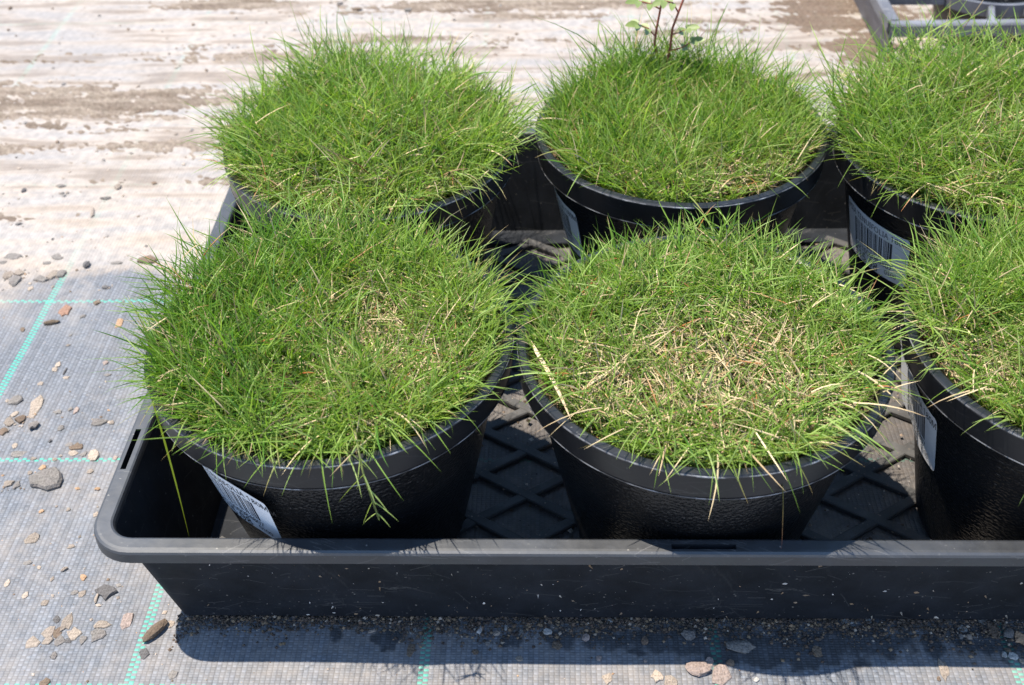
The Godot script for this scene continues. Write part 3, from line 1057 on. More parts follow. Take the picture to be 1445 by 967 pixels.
# x, z: centre of the pot. back / front / mid: how high the tuft stands above the rim there.
var POTS := [
	{"label": "pot of grass with deep green long blades on one side and a thin brown middle", "x": -0.114, "z": -0.450, "spill": [[85.0, 22.0, 46], [40.0, 20.0, 22], [140.0, 25.0, 16], [195.0, 25.0, 16]], "seed": 101, "shoots": 3000, "back": 0.016, "front": -0.004, "mid": 0.01, "left": 0.014, "lean": 0.4, "flare": 1.1, "leaf": 0.031, "tall": 0.07, "sag": 1.0,
		"deep": 0.32, "deep_left": 0.75, "deep_front": 0.15, "thatch": 1500, "thin": [[0.022, -0.005, 0.030, 0.75], [0.045, 0.025, 0.018, 0.5], [-0.005, 0.035, 0.020, 0.35]], "label_at": 127.0, "peel": 0.5,
		"extra": [["runner", [Vector3(0.020, 0.142, 0.066), Vector3(0.024, 0.1475, 0.080), Vector3(0.027, 0.1470, 0.092), Vector3(0.029, 0.1400, 0.0985), Vector3(0.031, 0.130, 0.1005), Vector3(0.034, 0.112, 0.1020)]],
			["grass_blade", Vector3(-0.079, 0.1420, 0.0525), Vector3(-0.0795, 0.052, 0.0520), 0.0014, Vector3(0.002, 0, 0.010), 0.5, Color(0.26, 0.33, 0.06), Color(0.30, 0.33, 0.05)]]},
	{"label": "pot of pale grass worn thin to straw across its centre", "x": 0.077, "z": -0.4445, "spill": [[70.0, 22.0, 60], [20.0, 25.0, 40], [120.0, 20.0, 16], [165.0, 20.0, 14]], "seed": 202, "shoots": 3000, "back": 0.012, "front": 0.0, "mid": 0.008, "left": -0.004, "lean": 0.35, "flare": 1.2, "leaf": 0.028, "tall": 0.02, "sag": 1.1,
		"deep": 0.05, "deep_left": 0.0, "deep_front": 0.25, "thatch": 2000, "thin": [[0.004, 0.018, 0.038, 0.85], [0.030, -0.010, 0.016, 0.4], [-0.05, 0.03, 0.02, 0.4], [0.05, 0.045, 0.02, 0.35]], "label_at": -1.0,
		"extra": [["dry_blade", Vector3(0.026, 0.139, 0.088), Vector3(0.0330, 0.098, 0.0950), 0.0013, Vector3(-0.004, 0, 0.006), 0.2, Color(0.26, 0.28, 0.07), Color(0.40, 0.16, 0.12)],
			["dry_blade", Vector3(-0.088, 0.143, 0.004), Vector3(-0.062, 0.141, 0.062), 0.0024, Vector3(-0.006, 0.002, 0), 1.2, Color(0.62, 0.48, 0.30), Color(0.50, 0.36, 0.22)]]},
	{"label": "pot of grass at the tray's front corner with straw showing along its rim", "x": 0.276, "z": -0.447, "spill": [[140.0, 30.0, 34], [185.0, 20.0, 20]], "seed": 303, "shoots": 3000, "back": 0.022, "front": -0.002, "mid": 0.016, "left": 0.0, "lean": 0.35, "flare": 1.15, "leaf": 0.031, "tall": 0.03, "sag": 1.0,
		"deep": 0.15, "deep_left": 0.0, "deep_front": 0.1, "thatch": 1500, "thin": [[-0.062, 0.020, 0.024, 0.7], [-0.02, 0.05, 0.02, 0.4]], "label_at": 184.0, "peel": -0.8,
		"extra": [["grass_blade", Vector3(-0.040, 0.142, 0.072), Vector3(-0.062, 0.106, 0.080), 0.0015, Vector3(0.004, 0, 0.004), 0.8, Color(0.2, 0.3, 0.07), Color(0.2, 0.3, 0.07)]]},
	{"label": "fullest, mounded pot of grass, bulging over its rim with straw at its foot", "x": -0.118, "z": -0.650, "spill": [[95.0, 40.0, 110], [30.0, 22.0, 60], [170.0, 30.0, 50]], "seed": 404, "shoots": 3500, "back": 0.018, "front": 0.004, "mid": 0.03, "left": 0.004, "lean": 0.75, "flare": 1.05, "leaf": 0.029, "tall": 0.05, "sag": 1.0,
		"deep": 0.25, "deep_left": 0.15, "deep_front": 0.15, "thatch": 1500, "thin": [[-0.02, 0.074, 0.020, 0.6], [0.055, 0.062, 0.020, 0.6], [-0.06, 0.055, 0.016, 0.5]], "label_at": -1.0},
	{"label": "pot of grass with a red-stemmed weed seedling growing at its back", "x": 0.0846, "z": -0.662, "spill": [[170.0, 25.0, 14], [100.0, 40.0, 16]], "seed": 505, "shoots": 3000, "back": 0.016, "front": -0.006, "mid": 0.006, "left": 0.0, "lean": 0.2, "flare": 0.95, "leaf": 0.031, "tall": 0.08, "sag": 0.9,
		"deep": 0.30, "deep_left": 0.1, "deep_front": 0.3, "thatch": 1500, "thin": [[0.030, 0.072, 0.028, 0.7], [0.062, 0.045, 0.018, 0.6], [-0.01, 0.02, 0.016, 0.3]], "label_at": 167.0},
	{"label": "tall dense pot of grass whose white barcode label faces the gap beside it", "x": 0.278, "z": -0.6425, "spill": [[120.0, 25.0, 40], [160.0, 25.0, 20], [80.0, 20.0, 50]], "seed": 606, "shoots": 3000, "back": 0.04, "front": 0.008, "mid": 0.034, "left": 0.0, "lean": 0.5, "flare": 1.1, "leaf": 0.032, "tall": 0.05, "sag": 1.0,
		"deep": 0.22, "deep_left": 0.05, "deep_front": 0.1, "thatch": 1500, "thin": [[0.0, 0.0, 0.026, 0.6], [-0.03, 0.055, 0.02, 0.5]], "label_at": 154.0},
]

# ---------------------------------------------------------------- the weed seedling
func tube(b: Build, pts: Array, r0: float, r1: float, segs := 7) -> void:
	for i in pts.size() - 1:
		var p: Vector3 = pts[i]
		var q: Vector3 = pts[i + 1]
		var ra := lerpf(r0, r1, float(i) / (pts.size() - 1))
		var rb := lerpf(r0, r1, float(i + 1) / (pts.size() - 1))
		var along := (q - p).normalized()
		var s := along.cross(Vector3(0.31, 0.2, 0.93)).normalized()
		var u := s.cross(along)
		for k in segs:
			var a0 := TAU * k / segs
			var a1 := TAU * (k + 1) / segs
			var d0 := s * cos(a0) + u * sin(a0)
			var d1 := s * cos(a1) + u * sin(a1)
			b.quad(p + d0 * ra, q + d0 * rb, q + d1 * rb, p + d1 * ra, d0, d0, d1, d1)

func leaflet(parent: Node3D, at: Vector3, dir: Vector3, up: Vector3, len: float, wide: float, mat: Material) -> void:
	var b := Build.new()
	dir = dir.normalized()
	var side := dir.cross(up).normalized()
	up = side.cross(dir).normalized()
	var n := 7
	for i in n:
		var row := []
		for t in [float(i) / n, float(i + 1) / n]:
			var w: float = wide * 0.5 * pow(maxf(sin(PI * pow(t, 0.85)), 0.0), 0.65)
			var c: Vector3 = at + dir * (len * t) - up * (len * 0.18 * t * t)
			row.append([c - side * w + up * (w * 0.35), c, c + side * w + up * (w * 0.35)])
		b.quad(row[0][0], row[1][0], row[1][1], row[0][1], (up + side * 0.3).normalized(), (up + side * 0.3).normalized(), up, up)
		b.quad(row[0][1], row[1][1], row[1][2], row[0][2], up, up, (up - side * 0.3).normalized(), (up - side * 0.3).normalized())
	part("leaf", b.done(), mat, parent)

func make_seedling() -> void:
	var t := thing("weed_seedling", "small weed with two red stems and rounded leaflets among the grass", "weed", Vector3(0.080, 0.132, -0.735))
	var red := std(0.5, 0.4)
	red.albedo_texture = noise_tex(0.04, 71, [[0.0, lin(0.16, 0.04, 0.03)], [1.0, lin(0.33, 0.10, 0.06)]], 128, 3)
	red.uv1_triplanar = true
	red.uv1_scale = Vector3.ONE * 60.0
	var leaf := std(0.45, 0.45)
	leaf.albedo_texture = noise_tex(0.02, 72, [[0.0, lin(0.13, 0.17, 0.05)], [1.0, lin(0.20, 0.25, 0.07)]], 128, 3)
	leaf.uv1_triplanar = true
	leaf.uv1_scale = Vector3.ONE * 40.0
	leaf.backlight_enabled = true
	leaf.backlight = Color(0.5, 0.55, 0.35)
	var z := Vector3(0.080, 0.132, -0.735)
	var a := [Vector3(-0.004, 0, 0), Vector3(-0.0050, 0.02, 0), Vector3(-0.0082, 0.033, 0.0), Vector3(-0.0075, 0.043, 0.0), Vector3(-0.0052, 0.064, 0.002), Vector3(-0.003, 0.082, 0.004)]
	var c := [Vector3(0.001, 0, 0.002), Vector3(0.0, 0.012, 0.002), Vector3(0.0025, 0.03, 0.002), Vector3(0.0030, 0.045, 0.003), Vector3(0.0062, 0.056, 0.003), Vector3(0.010, 0.068, 0.002), Vector3(0.014, 0.080, 0.0)]
	for stem in [a, c]:
		var b := Build.new()
		tube(b, stem, 0.0010, 0.0007)
		part("stem", b.done(), red, t)
	# side twigs with their leaflets
	var twigs := [
		[[Vector3(-0.0082, 0.038, 0), Vector3(-0.013, 0.044, 0.001), Vector3(-0.020, 0.0475, 0.002)], Vector3(-1, 0.15, 0.25)],
		[[Vector3(-0.0060, 0.058, 0.001), Vector3(-0.013, 0.063, 0.004), Vector3(-0.021, 0.066, 0.006)], Vector3(-1, 0.1, 0.3)],
		[[Vector3(0.0064, 0.056, 0.003), Vector3(0.002, 0.0635, 0.004), Vector3(-0.004, 0.066, 0.006)], Vector3(-1, -0.2, 0.3)],
		[[Vector3(0.0030, 0.040, 0.002), Vector3(0.008, 0.0425, 0.004), Vector3(0.012, 0.045, 0.005)], Vector3(1, 0.35, 0.2)],
		[[Vector3(0.0010, 0.028, 0.002), Vector3(0.010, 0.032, 0.006), Vector3(0.016, 0.037, 0.007)], Vector3(1, 0.3, 0.1)],
	]
	for w in twigs:
		var b := Build.new()
		tube(b, w[0], 0.0006, 0.0004, 6)
		part("twig", b.done(), red, t)
		var d: Vector3 = w[1].normalized()
		var s := d.cross(Vector3.UP).normalized()
		leaflet(t, w[0][2], d, Vector3(0, 1, 0.6), 0.0095, 0.0054, leaf)
		for k in [1, 2]:
			var at: Vector3 = w[0][k]
			leaflet(t, at, d * 0.5 + s + Vector3.UP * 0.15, Vector3(0, 1, 0.6), 0.0082, 0.0046, leaf)
			leaflet(t, at, d * 0.5 - s - Vector3.UP * 0.05, Vector3(0, 1, 0.6), 0.0082, 0.0046, leaf)

# ---------------------------------------------------------------- the pot carrier behind
func make_carrier() -> void:
	var t := thing("pot_carrier", "weathered grey open-frame pot carrier standing behind the tray", "carrier", Vector3(0.024, 0.0, -0.020))
	var y := 0.060
	var x0 := 0.293
	var x1 := 0.74
	var z1 := -0.975
	var z0 := -1.30
	for r in [[Vector3(x0, 0, z1), Vector3(x1, 0, z1)], [Vector3(x0, 0, z0), Vector3(x1, 0, z0)], [Vector3(x0, 0, z0), Vector3(x0, 0, z1)], [Vector3(x1, 0, z0), Vector3(x1, 0, z1)]]:
		var b := Build.new()
		var along: Vector3 = (r[1] - r[0]).normalized()
		var p: Vector3 = r[0] - along * 0.0055
		var q: Vector3 = r[1] + along * 0.0055
		if absf(along.z) > 0.5:
			p += along * 0.0112
			q -= along * 0.0112
		b.bar(p + Vector3.UP * (y - 0.012), q + Vector3.UP * (y - 0.012), 0.0055, 0.012, 0.0015)
		part("rail", b.done(), mats.old_plastic, t)
	# sloping side wall under the near short rail, and the sill along the ground
	var w := Build.new()
	w.flat_quad(Vector3(x0 - 0.004, y - 0.0125, z0), Vector3(x0 - 0.004, y - 0.0125, z1), Vector3(x0 + 0.010, 0.001, z1), Vector3(x0 + 0.010, 0.001, z0), Vector3(-1, -0.25, 0).normalized())
	w.flat_quad(Vector3(x0 - 0.002, y - 0.0125, z0), Vector3(x0 - 0.002, y - 0.0125, z1), Vector3(x0 + 0.012, 0.001, z1), Vector3(x0 + 0.012, 0.001, z0), Vector3(1, 0.25, 0).normalized())
	part("side_wall", w.done(), mats.old_plastic, t)
	w = Build.new()
	w.bar(Vector3(x0 + 0.014, 0.0, z1 - 0.008), Vector3(x1 - 0.014, 0.0, z1 - 0.008), 0.004, 0.012, 0.001)
	part("sill", w.done(), mats.old_plastic, t)
	for k in 6:
		w = Build.new()
		var px := lerpf(x0 + 0.02, x1 - 0.02, k / 5.0)
		w.box(Vector3(px, 0.030, z1 - 0.006), Vector3(0.004, 0, 0), Vector3(0, 0.0178, 0), Vector3(0, 0, 0.0025))
		part("upright", w.done(), mats.old_plastic, t)
	# rings that hold the pots, with webs to the rails, and the empty black pot in each
	for k in 3:
		for row in 2:
			var c := Vector3(0.411 + 0.128 * k, 0, -1.078 - 0.125 * row)
			var ring := Build.new()
			for i in 48:
				var a0 := TAU * i / 48
				var a1 := TAU * (i + 1) / 48
				var d0 := Vector3(cos(a0), 0, sin(a0))
				var d1 := Vector3(cos(a1), 0, sin(a1))
				var up := Vector3.UP * (y - 0.0035)
				var lo := Vector3.UP * (y - 0.016)
				ring.flat_quad(c + d0 * 0.0575 + up, c + d0 * 0.0610 + up, c + d1 * 0.0610 + up, c + d1 * 0.0575 + up, Vector3.UP)
				ring.quad(c + d0 * 0.0610 + up, c + d0 * 0.0610 + lo, c + d1 * 0.0610 + lo, c + d1 * 0.0610 + up, d0, d0, d1, d1)
				ring.quad(c + d0 * 0.0575 + up, c + d0 * 0.0575 + lo, c + d1 * 0.0575 + lo, c + d1 * 0.0575 + up, -d0, -d0, -d1, -d1)
			part("ring", ring.done(), mats.old_plastic, t)
			for a in [0.75, 1.30, 1.85, 2.45]:
				if row == 1:
					continue
				var d := Vector3(cos(a), 0, sin(a))
				var reach: float = (z1 - 0.0055 - c.z) / d.z
				if reach > 0.14 or reach < 0.0615:
					continue
				var web := Build.new()
				web.bar(c + d * 0.0612 + Vector3.UP * (y - 0.014), c + d * reach + Vector3.UP * (y - 0.014), 0.0030, 0.0095, 0.0008)
				part("web", web.done(), mats.old_plastic, t)
			if k == 0:
				var web := Build.new()
				var d := Vector3(-0.93, 0, 0.20 if row == 0 else -0.1).normalized()
				var e := Vector3(x0 + 0.0057, 0, -1.048 - 0.16 * row)
				var s := c + Vector3(cos(2.62), 0, sin(2.62)) * 0.0614
				web.bar(s + Vector3.UP * (y - 0.014), e + Vector3.UP * (y - 0.014), 0.0028, 0.0095, 0.0008)
				part("web", web.done(), mats.old_plastic, t)
			if row == 1 or k == 2:
				continue
			var pot := thing("empty_pot", "plain black pot sunk in a ring of the grey pot carrier", "pot", c + t.position, "black pots in the grey carrier")
			part("pot_body", lathe([Vector2(0.0, 0.004), Vector2(0.044, 0.004), Vector2(0.0555, y - 0.010), Vector2(0.0560, y - 0.004), Vector2(0.0545, y - 0.004), Vector2(0.0535, y - 0.012), Vector2(0.043, 0.007), Vector2(0.0, 0.007)], 48), mats.pot, pot)

# ---------------------------------------------------------------- stones, clay flakes, bark
const TONES := {"cream": Color(0.40, 0.33, 0.265), "tan": Color(0.30, 0.25, 0.205), "grey": Color(0.215, 0.195, 0.177), "dark": Color(0.13, 0.122, 0.118), "brown": Color(0.175, 0.13, 0.095), "orange": Color(0.40, 0.26, 0.16), "pink": Color(0.33, 0.26, 0.225), "white": Color(0.45, 0.43, 0.40), "red": Color(0.29, 0.175, 0.125)}

func flake_mesh(w: float, d: float, thick: float, tone: Color, rng: RandomNumberGenerator) -> ArrayMesh:
	var n := rng.randi_range(7, 11)
	var b := Build.new()
	var rim := []
	for i in n:
		var a := TAU * (i + rng.randf_range(-0.3, 0.3)) / n
		var k := rng.randf_range(0.58, 1.14)
		rim.append(Vector3(cos(a) * w * 0.5 * k, 0, sin(a) * d * 0.5 * k))
	var tilt := Basis(Vector3(rng.randfn(), 0, rng.randfn()).normalized(), rng.randf_range(0.0, 0.16))
	var mid := Vector3(rng.randfn(0, 0.06) * w, thick * rng.randf_range(0.9, 1.2), rng.randfn(0, 0.06) * d)
	var tops := []
	for p in rim:
		tops.append(tilt * (p * rng.randf_range(0.86, 0.96) + Vector3.UP * thick * rng.randf_range(0.75, 1.05)))
	mid = tilt * mid
	for i in n:
		var j := (i + 1) % n
		var lo0: Vector3 = rim[i]
		var lo1: Vector3 = rim[j]
		var m0 := tilt * (lo0 * 1.02 + Vector3.UP * thick * 0.45)
		var m1 := tilt * (lo1 * 1.02 + Vector3.UP * thick * 0.45)
		for f in [[mid, tops[i], tops[j]], [tops[i], m0, m1], [tops[i], m1, tops[j]], [m0, lo0, lo1], [m0, lo1, m1]]:
			var nn: Vector3 = (f[1] - f[0]).cross(f[2] - f[0]).normalized()
			var mc: Vector3 = (f[0] + f[1] + f[2]) / 3.0 - Vector3.UP * thick * 0.3
			if nn.dot(mc) < 0.0:
				nn = -nn
			b.tri(f[0], f[1], f[2], nn, nn, nn)
			var c := tone * rng.randf_range(0.92, 1.08)
			for k in 3:
				b.c.append(c)
	return b.done()

func chunk_mesh(w: float, d: float, hh: float, tone: Color, rng: RandomNumberGenerator, round_ := false) -> ArrayMesh:
	var n := FastNoiseLite.new()
	n.seed = rng.randi()
	n.frequency = 1.0
	n.fractal_octaves = 3
	var sm := SphereMesh.new()
	sm.radial_segments = 12
	sm.rings = 6
	var arr := sm.get_mesh_arrays()
	var vs: PackedVector3Array = arr[Mesh.ARRAY_VERTEX]
	var ids: PackedInt32Array = arr[Mesh.ARRAY_INDEX]
	var amp := 0.18 if round_ else 0.55
	# a few flat cuts make it read as broken stone
	var cuts := []
	for i in (1 if round_ else 6):
		cuts.append([Vector3(rng.randfn(), rng.randfn() * 0.6, rng.randfn()).normalized(), rng.randf_range(0.26, 0.42)])
	for k in vs.size():
		var p := vs[k].normalized()
		var q := p * 0.5 * (1.0 + amp * n.get_noise_3d(p.x * 1.3, p.y * 1.3, p.z * 1.3) + 0.12 * n.get_noise_3d(p.x * 4.0, p.y * 4.0, p.z * 4.0))
		for c in cuts:
			var over: float = q.dot(c[0]) - c[1]
			if over > 0.0:
				q -= c[0] * over * 0.9
		vs[k] = q * Vector3(w, hh, d) + Vector3.UP * hh * 0.40
		vs[k].y = maxf(vs[k].y, -0.0004)
	var b := Build.new()
	for i in range(0, ids.size(), 3):
		var p := vs[ids[i]]
		var q := vs[ids[i + 1]]
		var r := vs[ids[i + 2]]
		var nn := (q - p).cross(r - p)
		if nn.length() < 1e-14:
			continue
		nn = nn.normalized()
		if nn.dot((p + q + r) / 3.0 - Vector3.UP * hh * 0.4) < 0.0:
			nn = -nn
		b.tri(p, q, r, nn, nn, nn)
		for k in 3:
			b.c.append(tone)
	return b.done()

func make_debris() -> void:
	var rng := RandomNumberGenerator.new()
	rng.seed = 2024
	var kinds := {"F": ["clay_flake", "%s thin %s clay flake %s", "flake"], "C": ["stone_chunk", "%s rough %s stone lump %s", "stone"], "R": ["round_pebble", "%s rounded %s pebble %s", "pebble"], "S": ["bark_sliver", "%s narrow %s sliver of bark %s", "sliver"], "P": ["bark_pellet", "fat brown ridged pellet lying across a green thread by the tray corner", "pellet"]}
	for e in DEBRIS:
		var k: Array = kinds[e[4]]
		var label: String = k[1]
		var group := ""
		if e[4] != "P":
			var size: float = maxf(e[2], e[3])
			var how := "tiny" if size < 0.0042 else "small" if size < 0.0066 else "middling" if size < 0.0100 else "large"
			var along := absf(fposmod(e[1] - MAT_Z + MAT_SZ * 0.5, MAT_SZ) - MAT_SZ * 0.5)
			var across := absf(fposmod(e[0] - MAT_X + MAT_SX * 0.5, MAT_SX) - MAT_SX * 0.5)
			var near := 0
			for o in DEBRIS:
				if Vector2(o[0] - e[0], o[1] - e[1]).length() < 0.022:
					near += 1
			var spot := ""
			if e[6] == "back":
				spot = "on the dusty ground behind the tray"
			elif e[6] == "front":
				spot = "in the potting mix at the tray's foot" if e[1] < -0.3640 else "on stained mat before the tray's long wall"
			elif near >= 7:
				spot = "in a heap on the weed mat"
			elif along < 0.008:
				spot = "beside a crosswise green thread of the mat"
			elif across < 0.010:
				spot = "beside a lengthwise green thread of the mat"
			elif e[0] > -0.275:
				spot = "on the mat close to the tray"
			else:
				spot = "alone on the open weed mat"
			label = k[1] % [how, e[5], spot]
			group = "%s %s %ss %s" % [how, e[5], k[2], spot]
		var w: float = e[2]
		var d: float = e[3]
		if w > 0.0145 and e[4] == "C" and e[6] == "side" and e[5] == "grey":
			label = "largest grey-brown stone slab lying on the weed mat beside the tray"
			group = ""
		var tone: Color = TONES[e[5]] * rng.randf_range(0.88, 1.12)
		if e[6] == "back":
			w *= 0.8
			d *= 0.75
		var m: ArrayMesh
		match e[4]:
			"F":
				m = flake_mesh(w * 1.2, d * 1.2, clampf(minf(w, d) * 0.14, 0.0006, 0.0017), tone, rng)
			"C":
				if e[6] == "side":
					m = flake_mesh(w * 1.3, d * 1.25, minf(w, d) * 0.24, tone, rng)
				else:
					m = chunk_mesh(w * 1.12, d * 1.05, minf(w, d) * 0.42, tone, rng)
			"R":
				m = chunk_mesh(w, d, minf(w, d) * 0.7, tone, rng, true)
			"S":
				m = chunk_mesh(w * 1.1, d * 1.1, maxf(minf(w, d), 0.0012) * 0.8, tone, rng)
			_:
				m = chunk_mesh(w, d * 1.05, w * 0.85, tone, rng, true)
		var t := part(k[0], m, mats.stone, self)
		t.position = Vector3(e[0], ripple(e[0], e[1]), e[1])
		if e[4] == "P":
			t.rotation.y = -0.62
		elif e[4] == "S":
			t.rotation.y = rng.randfn(0.0, 0.35)
		tag(t, label, k[2], group)
	# crumbs broken off the lumps
	var cr := Build.new()
	for e in DEBRIS:
		if e[4] != "C" or e[6] == "front" or e[2] < 0.004:
			continue
		for k in 9:
			var x: float = e[0] + rng.randfn(0, e[2] * 0.75)
			var z: float = e[1] + rng.randfn(0, e[3] * 0.65)
			var s := 0.0003 + 0.0012 * pow(rng.randf(), 2.5)
			crumb(cr, Vector3(x, ripple(x, z) + s * 0.35, z), Vector3(s * rng.randf_range(1.0, 1.7), s * 0.6, s), rng, TONES[["tan", "grey", "cream", "brown"][rng.randi() % 4]])
	var co := part("mud_crumbs", cr.done(), mats.soil, self)
	tag(co, "small crumbs broken off the mud lumps on the weed mat", "crumbs", "", "stuff")
	# crumbs of potting mix washed out along the foot of the tray
	var b := Build.new()
	var nz := FastNoiseLite.new()
	nz.seed = 5
	nz.frequency = 1.0
	for i in 9500:
		var x := rng.randf_range(-0.205, 0.36)
		var reach := 0.007 + 0.010 * clampf(0.35 + 1.3 * nz.get_noise_1d(x * 28.0), 0.0, 1.0) + 0.004 * clampf((x + 0.1) * 3.0, 0.0, 1.0)
		var dz := absf(rng.randfn(0.0, 0.55)) * reach
		var s := 0.0003 + 0.0011 * pow(rng.randf(), 3.0)
		var tone: Color = [Color(0.085, 0.066, 0.052), Color(0.06, 0.048, 0.04), Color(0.12, 0.086, 0.062), Color(0.08, 0.064, 0.054), Color(0.07, 0.056, 0.046), Color(0.20, 0.145, 0.095), Color(0.30, 0.25, 0.20)][mini(int(rng.randf() * 6.25), 6)]
		var heap := maxf(0.0, 0.0022 * (1.0 - dz / 0.010))
		crumb(b, Vector3(x, rng.randf() * heap + s * 0.4 - 0.0004, TRAY[3] - 0.0245 + dz), Vector3(s, s * 0.7, s), rng, tone)
	var o := part("spilt_potting_mix", b.done(), mats.soil, self)
	tag(o, "dark crumbs of potting mix strewn along the foot of the tray", "potting mix", "", "stuff")
	# fine pale grit scattered on the mat
	b = Build.new()
	for i in 2600:
		var x := rng.randf_range(-0.62, 0.34)
		var z := rng.randf_range(-0.80, -0.32)
		if x > -0.205 and z < -0.345:
			continue
		var s := 0.0003 + 0.0010 * pow(rng.randf(), 5.0)
		var tone: Color = [TONES.cream, TONES.tan, TONES.grey, TONES.brown, TONES.orange][rng.randi() % 5]
		crumb(b, Vector3(x, ripple(x, z) + s * 0.35, z), Vector3(s * rng.randf_range(1.0, 1.8), s * 0.7, s), rng, tone)
	o = part("grit", b.done(), mats.soil, self)
	tag(o, "fine pale grit scattered over the weed mat", "grit", "", "stuff")
	# crumbs on the soiled ground behind
	b = Build.new()
	for i in 1500:
		var x := rng.randf_range(-0.72, 0.55)
		var z := rng.randf_range(-1.35, -0.80)
		var s := 0.0005 + 0.0022 * pow(rng.randf(), 4.0)
		var tone: Color = [TONES.cream, TONES.tan, TONES.grey, TONES.brown][rng.randi() % 4]
		crumb(b, Vector3(x, ripple(x, z) + s * 0.4, z), Vector3(s * rng.randf_range(1.0, 1.8), s * 0.7, s), rng, tone)
	o = part("soil_crumbs", b.done(), mats.soil, self)
	tag(o, "loose crumbs of dry soil on the dusty ground behind the tray", "soil crumbs", "", "stuff")

# ---------------------------------------------------------------- the scene
func _ready() -> void:
	# camera
	var cam := Camera3D.new()
	cam.name = "camera"
	var att := CameraAttributesPhysical.new()
	att.frustum_focal_length = 39.71
	att.exposure_aperture = 13.0
	att.frustum_focus_distance = 0.60
	att.frustum_near = 0.02
	att.frustum_far = 400.0
	cam.attributes = att
	cam.fov = 33.64
	cam.near = 0.02
	cam.far = 400.0
	add_child(cam)
	cam.transform = Transform3D(Basis(Vector3(0.99938458, -0.02481210, -0.02479542), Vector3(0.00310794, 0.76672196, -0.64197179), Vector3(0.03493986, 0.64149965, 0.76632722)), Vector3(0, 0.51090, 0))
	cam.current = true
	# sky
	var env := Environment.new()
	env.background_mode = Environment.BG_SKY
	var sm := ProceduralSkyMaterial.new()
	sm.sky_top_color = Color(0.41, 0.54, 0.72)
	sm.sky_horizon_color = Color(0.80, 0.835, 0.87)
	sm.sky_curve = 0.16
	sm.ground_bottom_color = Color(0.45, 0.40, 0.35)
	sm.ground_horizon_color = Color(0.66, 0.66, 0.66)
	sm.sun_angle_max = 12.0
	var sky := Sky.new()
	sky.sky_material = sm
	env.sky = sky
	env.background_energy_multiplier = 1.3
	env.tonemap_mode = Environment.TONE_MAPPER_LINEAR
	env.tonemap_exposure = 2.2
	env.sdfgi_enabled = true
	env.ssao_enabled = true
	env.ssil_enabled = true
	var we := WorldEnvironment.new()
	we.name = "world_environment"
	we.environment = env
	add_child(we)
	# sun: high, a little to the left
	var sun := DirectionalLight3D.new()
	sun.name = "sun"
	sun.light_color = Color(1.0, 0.965, 0.91)
	sun.light_energy = 1.45
	sun.light_angular_distance = 0.55
	sun.shadow_enabled = true
	add_child(sun)
	sun.look_at_from_position(Vector3.ZERO, Vector3(0.33, -1.0, 0.06), Vector3.FORWARD)
	# the place
	make_materials()
	make_ground()
	make_tray()
	make_pots()
	make_seedling()
	make_carrier()
	make_debris()
